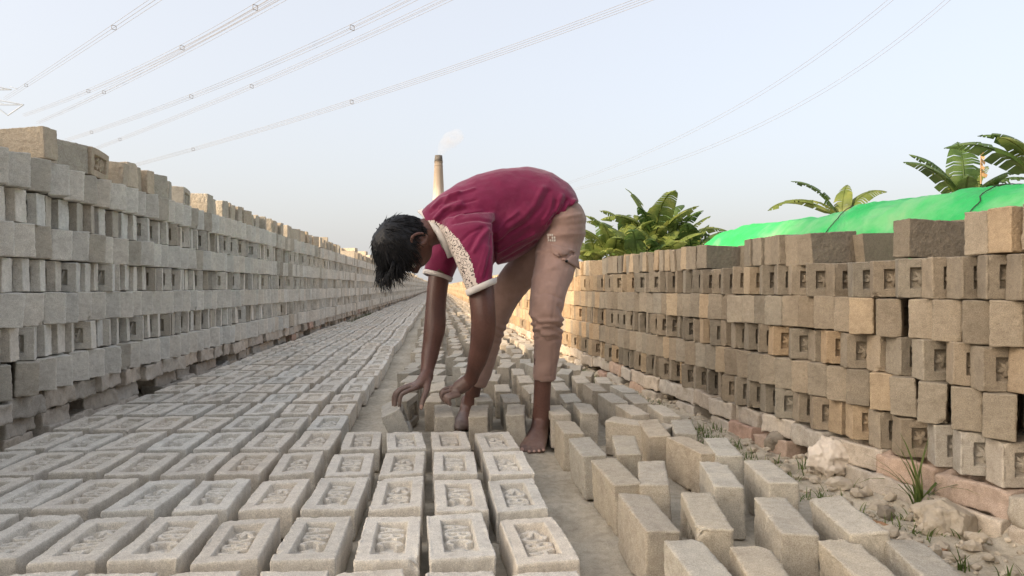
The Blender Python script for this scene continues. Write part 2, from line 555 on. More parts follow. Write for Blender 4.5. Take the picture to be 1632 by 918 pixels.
def build_stack(name, path, side, z0, layers, y0, y1, label, cat, base_col, tan_rule, base_z, top_gap):
    """side = +1: face looks to +X (left stack), -1: face looks to -X (right stack). layers from the bottom: 'F' frog side, 'E' ends, 'T' loose top"""
    root = empty(name, (path_x(path, 3.0), 3.0, 0))
    tag(root, label, cat)
    cand = []
    PH = math.radians(37)
    for li, kind in enumerate(layers):
        z = z0 + li * 0.130 + 0.065
        y = y0 + random.uniform(0, .1)
        while y < y1:
            far = y > 9
            t = path_tan(path, y); out = Vector((t.y, -t.x, 0)) * side
            fx = path_x(path, y)
            if kind == 'T':
                if top_gap(y):
                    y += .1; continue
                ph = math.radians(random.uniform(-14, 14))
                if random.random() < (.16 if side > 0 else 0.0):               # laid lengthwise along the face
                    ph = math.radians(random.uniform(62, 84)) * random.choice([-1, 1]); step = .235
                else: step = .086 if side < 0 else .096
            elif kind == 'E': ph = (math.radians(-47) if side > 0 else -PH) + math.radians(random.gauss(0, 2.5)); step = (.128 if side > 0 else .108) + random.gauss(0, .006)
            else: ph = math.radians((15 if side > 0 else 21) + random.gauss(0, 5 if side > 0 else 8)); step = (.104 if side > 0 else .111) + random.gauss(0, .011)
            a_out = (out * math.cos(ph) + t * math.sin(ph)).normalized()
            a = a_out
            n = Vector((0, 0, 1)).cross(a)
            if kind == 'F' and n.dot(-t) < 0: a = -a_out
            if kind == 'E' and random.random() < .5: a = -a_out
            if kind == 'T' and n.dot(-t) > 0: a = -a_out               # frog turned away on the loose top bricks
            depth = random.gauss(0, .006) + (random.gauss(0, .008) if kind == 'F' else 0)
            c = Vector((fx, y, z + random.gauss(0, .0012))) + out * depth - a_out * (BL / 2 * 1.0) + out * (BH / 2 * abs(math.sin(ph)))
            if kind == 'T' and step > .2: c = Vector((fx, y, z)) - out * (BH / 2 + .03)
            if kind == 'T' and side > 0:
                if random.random() < .07: y += step; continue
                c = c + out * random.gauss(0, .02) + Vector((0, 0, random.gauss(0, .004)))
            m = Matrix.Translation(c) @ Matrix.Rotation(random.gauss(0, .035 if kind == 'T' else .014), 4, t) @ orient(a, 1)
            if kind == 'T' and side > 0 and random.random() < .03:          # a brick laid flat on top
                m2_ = Matrix.Translation(c + Vector((0, 0, .105))) @ Matrix.Rotation(random.uniform(-.6, .6), 4, 'Z') @ Matrix.Rotation(math.pi / 2, 4, 'Z')
                cand.append((c.x * FW.x + c.y * FW.y, True, li, m2_, tan_rule(y, li, kind), c, out))
            if kind == 'E' and random.random() < .5: m = m @ Matrix.Rotation(math.pi, 4, 'Y')
            D = c.x * FW.x + c.y * FW.y
            px = 816 + (c.x * RT.x + c.y * RT.y) / max(D, .05) * F
            vis = D > 0.3 and -120 < px < 1752
            cand.append((D if vis else 999 + y, vis, li, m, tan_rule(y, li, kind), c, out))
            y += step
    cand.sort(key=lambda q: q[0])
    rest = Joined(); n = 0
    for D, vis, li, m, col, c, out in cand:
        if vis and n < 300:
            o = link('brick', BRICKS[random.randrange(6)], None, root)
            o.matrix_parent_inverse = Matrix.Translation(root.location).inverted()
            o.matrix_world = m
            o.matrix_basis = m
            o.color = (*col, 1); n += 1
        else:
            rest.add(m, col, True)
        # second rank behind the face
        if c.y > y0 + .1:
            m2 = Matrix.Translation(-out * 0.24) @ m
            rest.add(m2, col, False)
    # the course of burnt bricks the stack stands on, and the pieces under it
    bc = []
    y = y0
    while y < y1:
        t = path_tan(path, y); out = Vector((t.y, -t.x, 0)) * side
        L = BL * random.uniform(.72, 1.02)
        for (zc, po, prob) in base_z:
            if random.random() > prob: continue
            c = Vector((path_x(path, y), y, zc + random.gauss(0, .004))) + out * (po + random.gauss(0, .012)) - out * BW / 2
            ang = math.atan2(t.y, t.x) - math.pi / 2 + random.gauss(0, .06)
            s = Matrix.Diagonal((1.0, L / BL, 1.02 if zc > base_z[-1][0] + .01 or len(base_z) == 1 else .95, 1))
            m = Matrix.Translation(c) @ Matrix.Rotation(ang, 4, 'Z') @ Matrix.Rotation(random.gauss(0, .03), 4, 'X') @ s
            col = random.choice([(.50, .44, .37), (.48, .43, .37), (.47, .36, .29) if side < 0 else (.46, .41, .36), (.48, .43, .37), (.44, .40, .35), (.47, .34, .28) if random.random() < .6 else (.44, .40, .34)])
            if side > 0 and random.random() < .8: col = random.choice([(.50, .455, .40), (.47, .43, .38), (.44, .41, .365)])
            D = c.x * FW.x + c.y * FW.y
            px = 816 + (c.x * RT.x + c.y * RT.y) / max(D, .05) * F
            if y > 22: rest.add(m, jcol(col, .06, .02), False)
            elif -150 < px < 1780 and D > .3:
                o = link('base_brick', random.choice(BASEB), None, root)
                o.matrix_parent_inverse = Matrix.Translation(root.location).inverted()
                o.matrix_basis = m
                o.color = (*jcol(col, .06, .02), 1)
        for zc, po, prob in base_z:
            rest.add(Matrix.Translation(Vector((path_x(path, y), y, zc)) - out * .22) @ Matrix.Rotation(math.atan2(t.y, t.x) - math.pi / 2, 4, 'Z') @ Matrix.Diagonal((1, 1.1, 1.1, 1)), jcol((.42, .36, .30)), False)
        y += L + random.uniform(.004, .02)
    o = link('far_bricks', rest.build('far_bricks'), None, root)
    o.matrix_parent_inverse = Matrix.Translation(root.location).inverted()
    o['kind'] = 'stuff'
    return root

def left_rule(y, li, kind):
    if kind == 'T': return jcol((.46, .415, .345), .06, .03)
    b = LEFTC if random.random() > .12 else (.46, .43, .375)
    return jcol(b, .05, .015)
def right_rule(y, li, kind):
    dry = 0.16 + 0.60 * float(sstep(4.4, 5.6, np.array([y]))[0])  # share of tan bricks, raised further along to put sunlight into the colour
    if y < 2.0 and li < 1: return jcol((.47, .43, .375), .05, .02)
    return jcol(TANC, .07, .03) if random.random() < dry else jcol(RIGHTC, .11, .025)  # dry: tan share only, raised further along to put sunlight into the colour

def lgap(y): return 10.9 < y < 12.1
def rgap(y):
    # openings in the loose top layer where the green sheet shows
    return (2.18 < y < 2.50) or (1.84 < y < 2.02) or (3.05 < y < 3.44) or (5.2 < y < 5.5) or (8.3 < y < 8.8)
build_stack('brick_stack', LW, +1, 0.203, ['E', 'F', 'E', 'F', 'E', 'F', 'E', 'T'], 0.9, 95,
            'long tall grey stack of unfired bricks along the left edge of the field', 'brick stack', LEFTC, left_rule,
            [(0.160, .02, 1.0), (0.075, -.02, .72), (0.012, .0, .6)], lgap)
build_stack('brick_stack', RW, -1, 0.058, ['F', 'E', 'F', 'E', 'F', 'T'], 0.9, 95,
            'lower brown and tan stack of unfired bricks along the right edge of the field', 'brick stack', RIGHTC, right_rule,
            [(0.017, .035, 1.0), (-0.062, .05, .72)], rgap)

# ------------------------------------------------------------------ tree outside the left edge that keeps the near field in shade
def quads_mesh(name, centers, normals, sizes, aspect=2.0, rng=RNG):
    n = len(centers)
    nrm = normals / np.linalg.norm(normals, axis=1, keepdims=True)
    ref = rng.normal(size=(n, 3)); a = np.cross(nrm, ref); a /= np.linalg.norm(a, axis=1, keepdims=True)
    b = np.cross(nrm, a)
    s = sizes[:, None]
    tip = centers + a * s * aspect * .5; tail = centers - a * s * aspect * .5
    l = centers + b * s * .5 + nrm * s * .12; r = centers - b * s * .5 + nrm * s * .12
    v = np.stack([tail, l, tip, r], 1).reshape(-1, 3)
    i = np.arange(n)[:, None] * 4
    f = np.concatenate([i + np.array([0, 1, 2]), i + np.array([0, 2, 3])])
    return mesh_np(name, v, f, False)

def leaf_mat(name, c1, c2, c3, trans=0.35, rough=0.5, scale=9):
    m, nt, b = newmat(name, rough, 0.35)
    geo = nt.nodes.new('ShaderNodeNewGeometry')
    n = noise_node(nt, geo.outputs['Position'], scale, 3, .6)
    r = ramp(nt, n.outputs['Fac'], [(.3, c1), (.5, c2), (.7, c3)])
    nt.links.new(r.outputs[0], b.inputs['Base Color'])
    t = nt.nodes.new('ShaderNodeBsdfTranslucent'); nt.links.new(r.outputs[0], t.inputs[0])
    mx = nt.nodes.new('ShaderNodeMixShader'); mx.inputs[0].default_value = trans
    nt.links.new(b.outputs[0], mx.inputs[1]); nt.links.new(t.outputs[0], mx.inputs[2])
    nt.links.new(mx.outputs[0], nt.nodes['Material Output'].inputs[0])
    return m
M['leaf_dark'] = leaf_mat('tree_leaf', (.03, .07, .02), (.05, .10, .025), (.08, .13, .04))
M['bark'] = simple_mat('bark', (.16, .12, .09), .3, 12, .95, .6, 40, .01)

def ring_tube(pts, radii, n=10, ref=None, cap=True, sub=1):
    """tapered tube through points; radii are (in the view plane, across it)"""
    pts = [Vector(p) for p in pts]
    R = [(r, r) if not isinstance(r, (tuple, list)) else r for r in radii]
    if sub > 1:
        q, rr = [], []
        for i in range(len(pts) - 1):
            p0 = pts[max(i - 1, 0)]; p1 = pts[i]; p2 = pts[i + 1]; p3 = pts[min(i + 2, len(pts) - 1)]
            for k in range(sub):
                t = k / sub
                q.append(0.5 * ((2 * p1) + (p2 - p0) * t + (2 * p0 - 5 * p1 + 4 * p2 - p3) * t * t + (3 * p1 - p0 - 3 * p2 + p3) * t ** 3))
                u = t * t * (3 - 2 * t)
                rr.append((R[i][0] * (1 - u) + R[i + 1][0] * u, R[i][1] * (1 - u) + R[i + 1][1] * u))
        q.append(pts[-1]); rr.append(R[-1]); pts, R = q, rr
    ref = Vector(ref) if ref is not None else FW
    V, Fc = [], []
    def ring(c, t, ra, rb):
        a = t.cross(ref)
        if a.length < 1e-4: a = t.cross(Vector((.3, .2, .9)))
        a.normalize(); b = a.cross(t).normalized()
        for k in range(n):
            an = 2 * math.pi * k / n
            V.append(c + a * (math.cos(an) * ra) + b * (math.sin(an) * rb))
    tang = []
    for i in range(len(pts)):
        t = pts[min(i + 1, len(pts) - 1)] - pts[max(i - 1, 0)]
        tang.append(t.normalized() if t.length > 1e-9 else Vector((0, 0, 1)))
    seq = []
    if cap:
        r0 = min(R[0]); seq += [(pts[0] - tang[0] * r0 * .85, tang[0], R[0][0] * .45, R[0][1] * .45), (pts[0] - tang[0] * r0 * .5, tang[0], R[0][0] * .83, R[0][1] * .83)]
    seq += [(p, t, r[0], r[1]) for p, t, r in zip(pts, tang, R)]
    if cap:
        r1 = min(R[-1]); seq += [(pts[-1] + tang[-1] * r1 * .5, tang[-1], R[-1][0] * .83, R[-1][1] * .83), (pts[-1] + tang[-1] * r1 * .85, tang[-1], R[-1][0] * .45, R[-1][1] * .45)]
    for s in seq: ring(*s)
    for i in range(len(seq) - 1):
        for k in range(n):
            k2 = (k + 1) % n
            Fc.append((i * n + k2, i * n + k, (i + 1) * n + k, (i + 1) * n + k2))
    Fc.append(tuple(range(n))); Fc.append(tuple((len(seq) - 1) * n + k for k in range(n - 1, -1, -1)))
    return V, Fc

class MB:
    def __init__(s): s.v = []; s.f = []
    def add(s, vf):
        o = len(s.v); s.v += [tuple(x) for x in vf[0]]; s.f += [tuple(i + o for i in q) for q in vf[1]]
        return s
    def box(s, c, half, rot=None):
        pts = []
        for dx in (-1, 1):
            for dy in (-1, 1):
                for dz in (-1, 1):
                    p = Vector((dx * half[0], dy * half[1], dz * half[2]))
                    if rot is not None: p = rot @ p
                    pts.append(Vector(c) + p)
        return s.add((pts, [(0, 1, 3, 2), (4, 6, 7, 5), (0, 4, 5, 1), (2, 3, 7, 6), (0, 2, 6, 4), (1, 5, 7, 3)]))
    def mesh(s, name, smooth=True): return mesh_np(name, s.v, s.f, smooth)

def shade_tree(x, y, zc, rx, ry, rz, n, label):
    root = empty('shade_tree', (x, y, 0)); tag(root, label, 'tree')
    mb = MB().add(ring_tube([(x, y, -.1), (x + .1, y, 1.2), (x, y + .15, zc)], [.38, .28, .12], 10, sub=3))
    for k in range(6):
        an = k * 1.05; mb.add(ring_tube([(x, y, zc - 1.2), (x + math.cos(an) * rx * .4, y + math.sin(an) * ry * .4, zc - .3), (x + math.cos(an) * rx * .8, y + math.sin(an) * ry * .8, zc + .5)], [.07, .05, .02], 7))
    child('trunk', mb.mesh('trunk'), M['bark'], root)
    d = RNG.normal(size=(n, 3)); d /= np.linalg.norm(d, axis=1, keepdims=True)
    r = RNG.uniform(.25, 1, n) ** .5
    c = d * r[:, None] * np.array([rx, ry, rz]) * (1 + .22 * fbm(d, 2.3, int(abs(y) * 10) + 3)[:, None]) + np.array([x, y, zc])
    child('crown', quads_mesh('crown', c, RNG.normal(size=(n, 3)) + np.array([0, 0, .8]), RNG.uniform(.2, .36, n)), M['leaf_dark'], root)
TT, TQ = 28.0, 2.0                                        # stands far out towards the sun, so it hides little of the sky
tx_, ty_ = TT * SUN_AZ[0] - TQ * .42, TT * SUN_AZ[1] + TQ * .907
for x_, y_, lab_ in ((0.2, -5.4, 'unseen leafy tree added behind the camera for shade, the left one of three'), (2.9, -5.2, 'unseen leafy tree added behind the camera for shade, the middle one of three'), (5.5, -4.6, 'unseen leafy tree added behind the camera for shade, the right one of three')):
    shade_tree(x_, y_, 3.2, 1.6, 1.5, 2.5, 2600, lab_)  # added out of view to dim the faces turned towards the camera
shade_tree(tx_, ty_, 15.5, 2.6, 2.6, 2.5, 9000, 'tall leafy tree far outside the left edge, behind the camera')

# ------------------------------------------------------------------ kiln chimney with smoke
def chimney_material():
    m, nt, b = newmat('chimney_plaster', .95, .1)
    geo = nt.nodes.new('ShaderNodeNewGeometry'); sep = nt.nodes.new('ShaderNodeSeparateXYZ'); nt.links.new(geo.outputs['Position'], sep.inputs[0])
    mp = nt.nodes.new('ShaderNodeMapping'); mp.inputs['Scale'].default_value = (1.6, 1.6, .12); nt.links.new(geo.outputs['Position'], mp.inputs[0])
    n = noise_node(nt, mp.outputs[0], 1.4, 5, .65)
    ad = nt.nodes.new('ShaderNodeMath'); ad.operation = 'MULTIPLY_ADD'; ad.inputs[1].default_value = 9.0
    nt.links.new(n.outputs['Fac'], ad.inputs[0]); nt.links.new(sep.outputs[2], ad.inputs[2])
    dv = nt.nodes.new('ShaderNodeMath'); dv.operation = 'DIVIDE'; dv.inputs[1].default_value = 44.0; nt.links.new(ad.outputs[0], dv.inputs[0])
    r = ramp(nt, dv.outputs[0], [(.45, (.60, .57, .52)), (.62, (.52, .48, .43)), (.72, (.30, .26, .22)), (.86, (.20, .17, .14)), (.95, (.07, .066, .06))])
    nt.links.new(r.outputs[0], b.inputs['Base Color'])
    return m
cD = 180.0
cb = P(699, 457, cD); cb.z = 0
ch = empty('kiln_chimney', cb)
tag(ch, 'tall tapering brick kiln chimney with a sooty top far behind the worker', 'chimney')
prof = [(0, 2.2), (10, 1.95), (20, 1.62), (27, 1.38), (31, 1.18), (33.2, 1.08)]
ctop = CZ + (457 - 248) / F * cD
V, Fc = ring_tube([(cb.x, cb.y, z * ctop / 35) for z, r in prof], [r for z, r in prof], 28, cap=False)
M['chimney'] = chimney_material()
child('shaft', mesh_np('shaft', V, Fc), M['chimney'], ch)
for zz, rr, hh in ((33.2, 1.16, .22), (32.2, 1.17, .1)):
    V, Fc = ring_tube([(cb.x, cb.y, zz * ctop / 35), (cb.x, cb.y, (zz + hh) * ctop / 35)], [rr, rr], 28, cap=False)
    child('ring_band', mesh_np('ring_band', V, Fc, False), M['chimney'], ch)
V, Fc = ring_tube([(cb.x, cb.y, 33.4 * ctop / 35), (cb.x, cb.y, ctop)], [1.12, .98], 28, cap=False)
child('rim', mesh_np('rim', V, Fc), simple_mat('soot', (.11, .105, .10), .3, 1, .95, 0), ch)

sm = bpy.data.materials.new('smoke_volume'); sm.use_nodes = True
nt = sm.node_tree; nt.nodes.remove(nt.nodes['Principled BSDF'])
pv = nt.nodes.new('ShaderNodeVolumePrincipled'); pv.inputs['Color'].default_value = (.97, .95, .94, 1)
geo = nt.nodes.new('ShaderNodeNewGeometry')
nn = noise_node(nt, geo.outputs['Position'], .55, 3, .6)
rr_ = ramp(nt, nn.outputs['Fac'], [(.30, (0, 0, 0)), (.78, (.20, .20, .20))]); nt.links.new(rr_.outputs[0], pv.inputs['Density'])
nt.links.new(pv.outputs[0], nt.nodes['Material Output'].inputs['Volume'])
pts = [P(702.5, 247, cD), P(704, 240, cD), P(709, 232, cD), P(717, 224, cD), P(729, 217, cD)]
V, Fc = ring_tube(pts, [.75, 1.2, 1.8, 2.3, 2.0], 16, sub=4)
tag(link('smoke', mesh_np('smoke', V, Fc), sm), 'thin white smoke drifting up from the kiln chimney', 'smoke', kind='stuff')

# ------------------------------------------------------------------ overhead power lines (bundles of two to four wires with spacers) and pylon
def hom(pts):
    """photo points with distances; in between straight in the place (1/D linear along the picture)"""
    return [P(*p) for p in pts]
def power_line(label, pts, spacers, gap=.45, wires=4, rad=.019):
    # quadratic through 3 control points of picture and 1/D
    (x0, y0, d0), (x1, y1, d1), (x2, y2, d2) = pts
    def at(t):
        a, b, c = (1 - t) * (1 - 2 * t), 4 * t * (1 - t), t * (2 * t - 1)
        w = a / d0 + b / d1 + c / d2
        return P(a * x0 + b * x1 + c * x2, a * y0 + b * y1 + c * y2, 1 / w)
    root = empty('power_line', at(0)); tag(root, label, 'power line', 'overhead power lines')
    tan = (at(.55) - at(.45)).normalized(); side = tan.cross(Vector((0, 0, 1))).normalized()
    offs = [(-1, -1), (1, -1), (-1, 1), (1, 1)][:wires] if wires == 4 else [(0, -1), (0, 1)]
    for ox, oz in offs:
        o = side * (ox * gap / 2) + Vector((0, 0, oz * gap / 2))
        V, Fc = ring_tube([at(k / 24) + o for k in range(25)], [rad] * 25, 5, cap=False)
        child('wire', mesh_np('wire', V, Fc), M['cable'], root)
    for t in spacers:
        c = at(t); mb = MB()
        cor = [c + side * (sx * gap * .52) + Vector((0, 0, sz * gap * .52)) for sx, sz in ((-1, -1), (1, -1), (1, 1), (-1, 1))]
        for k in range(4): mb.add(ring_tube([cor[k], cor[(k + 1) % 4]], [.035, .035], 5))
        child('spacer', mb.mesh('spacer'), M['cable'], root)
power_line('uppermost power line crossing the far upper left sky', [(300, -35, 62), (140, 72, 90), (8, 158, 150)], [.36, .86])
power_line('second power line from the upper left corner, running to the pylon arm', [(480, -32, 58), (255, 94, 88), (38, 184, 155)], [.16, .42, .76])
power_line('third power line, just below the second one in the upper left sky', [(500, -30, 64), (240, 110, 95), (60, 196, 165)], [.68])
power_line('fourth power line crossing the left sky above the long stack', [(700, -24, 58), (400, 116, 85), (105, 224, 150)], [.23, .66, .93])
power_line('fifth power line, just under the fourth in the left sky', [(760, -24, 64), (450, 117, 92), (150, 238, 160)], [.58, .93])
power_line('sixth power line passing above the kiln chimney', [(1090, -25, 56), (640, 137, 82), (205, 266, 150)], [.59, .88])
power_line('left one of two thin lines in the right sky behind the worker', [(1440, -18, 70), (1185, 165, 100), (905, 292, 200)], [], .5, 2, .019)
power_line('right one of two thin lines in the right sky behind the worker', [(1530, -18, 70), (1240, 185, 100), (900, 305, 200)], [], .5, 2, .019)

py = empty('pylon', P(-75, 457, 165)); py.location.z = 0
tag(py, 'pale steel lattice pylon at the left edge with its arm over the stack', 'pylon')
pD = 165
def bar(name, a, b, r=.13):
    V, Fc = ring_tube([P(*a, pD), P(*b, pD)], [r, r], 5); child(name, mesh_np(name, V, Fc), M['steel'], py)
for a, b in (((-95, 455), (-88, 60)), ((-55, 455), (-62, 60))):
    bar('mast_leg', a, b, .2)
for k in range(9):
    y0, y1 = 440 - k * 40, 400 - k * 40
    bar('brace', (-93, y0), (-58, y1), .1); bar('brace', (-57, y0), (-92, y1), .1)
for yt, xe in ((143, 18), (167, 38)):
    bar('cross_arm', (-62, yt - 18), (xe, yt), .15); bar('cross_arm', (-62, yt + 0), (xe, yt), .15)
    for k in range(4):
        x = -50 + k * 22; bar('arm_lattice', (x, yt - 14 + k * 3), (x + 12, yt - 1), .08)
bar('insulator', (38, 167), (13, 184), .14); bar('insulator', (-10, 167), (13, 184), .14)

# ------------------------------------------------------------------ mound under the green plastic sheet behind the right stack
def tarp_material():
    m, nt, b = newmat('green_plastic_sheet', .38, .4)
    geo = nt.nodes.new('ShaderNodeNewGeometry')
    n = noise_node(nt, geo.outputs['Position'], 1.6, 4, .6)
    r = ramp(nt, n.outputs['Fac'], [(.34, (.03, .56, .12)), (.50, (.06, .68, .19)), (.62, (.26, .74, .32)), (.78, (.55, .74, .44))])
    nt.links.new(r.outputs[0], b.inputs['Base Color'])
    t = nt.nodes.new('ShaderNodeBsdfTranslucent'); nt.links.new(r.outputs[0], t.inputs[0])
    mx = nt.nodes.new('ShaderNodeMixShader'); mx.inputs[0].default_value = .4
    n5 = noise_node(nt, geo.outputs['Position'], 7, 5, .7); bump(nt, b, [(n5.outputs['Fac'], .55)], .05)
    nt.links.new(b.outputs[0], mx.inputs[1]); nt.links.new(t.outputs[0], mx.inputs[2])
    nt.links.new(mx.outputs[0], nt.nodes['Material Output'].inputs[0])
    return m
M['tarp'] = tarp_material()
A, B = Vector((3.62, 2.0, 0)), Vector((3.05, 7.45, 0))
tp = empty('covered_stack', (3.3, 5, 0)); tag(tp, 'long mound covered with a bright green plastic sheet behind the right stack', 'covered mound')
nu, nv = 260, 64
U, Vv = np.meshgrid(np.linspace(0, 1, nu), np.linspace(-1, 1, nv), indexing='ij')
ax = (B - A); perp = Vector((ax.y, -ax.x, 0)).normalized()
prof_w = .62
ridge = 1.22 - .04 * U + .012 * np.sin(U * 17) + .010 * np.sin(U * 41 + 1)
endf = 1 - sstep(.86, 1.0, U) * .62
hh = ridge * endf * (1 - np.abs(Vv) ** 3.2) ** .55
base = np.array(A)[None, None, :] + np.array(ax)[None, None, :] * U[..., None]
base = base + np.array(perp)[None, None, :] * (Vv * prof_w)[..., None]
base[..., 2] = hh
co = base.reshape(-1, 3)
cr = fbm(co * np.array([1.2, 1.0, 1.6]), 3.2, 5, 4)
cr = cr + 1.1 * (1 - 2 * np.abs(vnoise(co * np.array([1.0, .45, 1.2]), 5.5, 91))) * .8 + .5 * (1 - 2 * np.abs(vnoise(co * np.array([.5, 1.2, 1.0]), 11, 92)))
co = co + np.array([0, 0, 1.0]) * (0.017 * cr)[:, None] * (co[:, 2:3] > .1) - np.array(perp) * (0.02 * fbm(co, 5, 77))[:, None]
ii = np.arange(nu * nv).reshape(nu, nv)
ff = np.stack([ii[:-1, :-1].ravel(), ii[1:, :-1].ravel(), ii[1:, 1:].ravel(), ii[:-1, 1:].ravel()], 1)
sheet_ = child('plastic_sheet', mesh_np('plastic_sheet', co, ff), M['tarp'], tp)
M['rope'] = simple_mat('dark_strap', (.05, .06, .05), .2, 30, .8, 0)
for u in (.30, .52):
    k = int(u * (nu - 1)); mb = MB()
    line = [Vector(co[ii[min(nu - 1, k + j // 15), j]]) + Vector((0, 0, .012)) for j in range(3, nv - 3)]
    mb.add(ring_tube(line, [.0035] * len(line), 6)); child('strap', mb.mesh('strap'), M['rope'], sheet_)

# ------------------------------------------------------------------ banana plants
M['ban1'] = leaf_mat('banana_leaf', (.09, .13, .03), (.15, .20, .05), (.26, .29, .08), .45, .5, 3)
M['ban2'] = leaf_mat('banana_leaf_deep', (.035, .075, .02), (.065, .12, .03), (.11, .17, .05), .4, .42, 3)
M['ban_dry'] = leaf_mat('banana_leaf_dry', (.32, .20, .10), (.42, .28, .15), (.5, .36, .2), .3, .8, 5)
M['pstem'] = simple_mat('banana_stem', (.17, .19, .07), .35, 8, .7, .3, 30, .01)

def banana_leaf(base, dirh, elev, L, W, droop, seed, tears=.25, segs=22):
    rng = random.Random(seed)
    d = Vector((math.cos(dirh), math.sin(dirh), 0)); up = Vector((0, 0, 1))
    pts = []; p = Vector(base); e = elev
    step = L / segs
    for k in range(segs + 1):
        pts.append(p.copy())
        p = p + (d * math.cos(e) + up * math.sin(e)) * step
        e -= droop / segs * (0.3 + 1.6 * k / segs)
    side = d.cross(up).normalized(); roll = rng.uniform(-.5, .5)
    V, Fc = [], []
    stalk = int(segs * .16)
    for k in range(segs + 1):
        t = k / segs
    v2, f2 = ring_tube(pts, [.026 * (1 - .8 * k / segs) * L / 2 + .004 for k in range(segs + 1)], 5)
    V += v2; Fc += f2
    for s in (-1, 1):
        k = stalk
        prev = None
        torn = 0
        fold = rng.uniform(-.15, .35)
        while k < segs:
            n = 1
            if rng.random() < tears: torn = rng.uniform(-.55, .1)
            def edge(kk, shrink=0):
                t = (kk - stalk) / (segs - stalk)
                w = W * (math.sin(math.pi * min(1, max(0, t)) ** .62)) ** .6 if 0 < t < 1 else 0.02 * W
                tg = (pts[min(kk + 1, segs)] - pts[max(kk - 1, 0)]).normalized()
                nn = side.cross(tg).normalized()
                a = roll + 0
                sv = side * s
                lift = math.sin(.25 + fold + torn) * w * .55
                mid = pts[kk] + sv * w * .55 + nn * lift * .8
                tip = pts[kk] + sv * w * (1.0 - .12 * abs(torn)) + nn * lift * .9 - up * (w * .28 + w * .35 * abs(torn)) + tg * w * (.18 + shrink)
                return pts[kk], mid, tip
            a0, b0 = edge(k), edge(k + n)
            gapk = .0 if rng.random() > tears * 1.6 else rng.uniform(.15, .5)
            i = len(V)
            V += [a0[0], a0[1], a0[2], b0[0], b0[0].lerp(b0[1], 1) + (a0[1] - b0[1]) * gapk * .5, b0[2] + (a0[2] - b0[2]) * gapk]
            Fc += [(i, i + 1, i + 4, i + 3), (i + 1, i + 2, i + 5, i + 4)]
            k += n
    return V, Fc

def banana_plant(px, py_top, D, n, L, label, seed, mats=('ban1', 'ban2'), group='banana plants behind the right stack', hfac=.62, dry=0, dirs=None, el=(.5, 1.35)):
    rng = random.Random(seed)
    top = P(px, py_top, D)
    hst = max(.5, top.z - L * hfac)
    base = Vector((top.x, top.y, 0))
    root = empty('banana_plant', base); tag(root, label, 'banana plant', group)
    V, Fc = ring_tube([base, base + Vector((.03, 0, hst * .6)), base + Vector((.05, .02, hst))], [.13 * L / 1.6, .10 * L / 1.6, .06 * L / 1.6], 10, sub=2)
    child('stem', mesh_np('stem', V, Fc), M['pstem'], root)
    for k in range(n):
        if dirs: dh, e, LL = dirs[k]
        else: dh = k * 2.399 + rng.uniform(-.3, .3); e = el[0] + (el[1] - el[0]) * (k / max(1, n - 1)) + rng.uniform(-.12, .12); LL = L * rng.uniform(.75, 1.1)
        V, Fc = banana_leaf(base + Vector((.05, .02, hst - .05)), dh, e, LL, LL * rng.uniform(.16, .21), rng.uniform(.7, 1.5), seed * 31 + k)
        o = child('leaf', mesh_np('leaf', V, Fc), M[mats[0] if rng.random() < .6 else mats[1]], root)
    for k in range(dry):
        dh = rng.uniform(0, 6.28)
        V, Fc = banana_leaf(base + Vector((.05, .02, hst - .15)), dh, -.2, L * .7, L * .06, 1.6, seed * 77 + k, .6)
        child('dry_leaf', mesh_np('dry_leaf', V, Fc), M['ban_dry'], root)
    return root

# big clump left of the green sheet
k = 0
for (px, pt, D, L, n, lab) in [
    (1040, 320, 21, 2.0, 11, 'tallest banana plant in the middle of the big clump'),
    (1005, 338, 22.5, 1.9, 11, 'banana plant of the big clump, left of the tallest one'),
    (975, 352, 20.5, 1.8, 10, 'banana plant near the left edge of the big clump'),
    (1075, 345, 22, 1.9, 11, 'banana plant of the big clump, right of the tallest one'),
    (1098, 362, 20.8, 1.5, 9, 'banana plant at the right edge of the big clump'),
    (1050, 362, 19.6, 1.6, 10, 'low banana plant in front of the big clump'),
    (1012, 368, 19.4, 1.5, 10, 'low front banana plant on the left of the big clump'),
    (945, 375, 21.5, 1.4, 9, 'small banana plant between the worker and the big clump'),
    (938, 390, 24, 1.3, 8, 'small banana plant closest to the worker\'s trousers')]:
    k += 1
    banana_plant(px, pt, D, n, L, lab, 100 + k, group='banana clump left of the green sheet', dry=1 if k % 3 == 0 else 0)
# small plant above the sheet, and the group at the right edge
RA = math.atan2(RT.y, RT.x)
banana_plant(1338, 290, 13.5, 6, 1.3, 'small banana plant with spreading leaves just above the green sheet', 131, hfac=.55,
             dirs=[(RA + math.pi, .62, 1.6), (RA + math.pi - .3, 1.1, 1.3), (RA + .9, 1.4, 1.0), (RA + .15, 1.0, 1.25), (RA + .05, .42, 1.75), (RA + 2.2, .9, .9)])
banana_plant(1535, 232, 11.5, 9, 1.3, 'banana plant with upright leaves above the right end of the green sheet', 132, hfac=.75,
             dirs=[(RA + math.pi, 1.0, 1.35), (RA + math.pi - .4, 1.2, 1.3), (RA + 2.0, 1.3, 1.1), (RA + 1.2, 1.5, 1.35), (RA + .4, 1.3, 1.0), (RA - .3, .9, 1.1), (RA + .1, .7, 1.2), (RA + 4.2, 1.0, .9), (RA + 5.2, .9, 1.0)], dry=2)
banana_plant(1662, 196, 10.5, 7, 1.5, 'banana plant at the right edge with torn leaves reaching into view', 133, hfac=.6,
             dirs=[(RA + math.pi, .75, 1.75), (RA + math.pi + .25, 1.0, 1.2), (RA + 2.6, 1.25, 1.3), (RA + 1.5, 1.4, 1.0), (RA + .3, .9, 1.1), (RA + 4.0, .8, .9), (RA + 5.2, .8, .9)])
tp_ = P(1563, 240, 11.3)
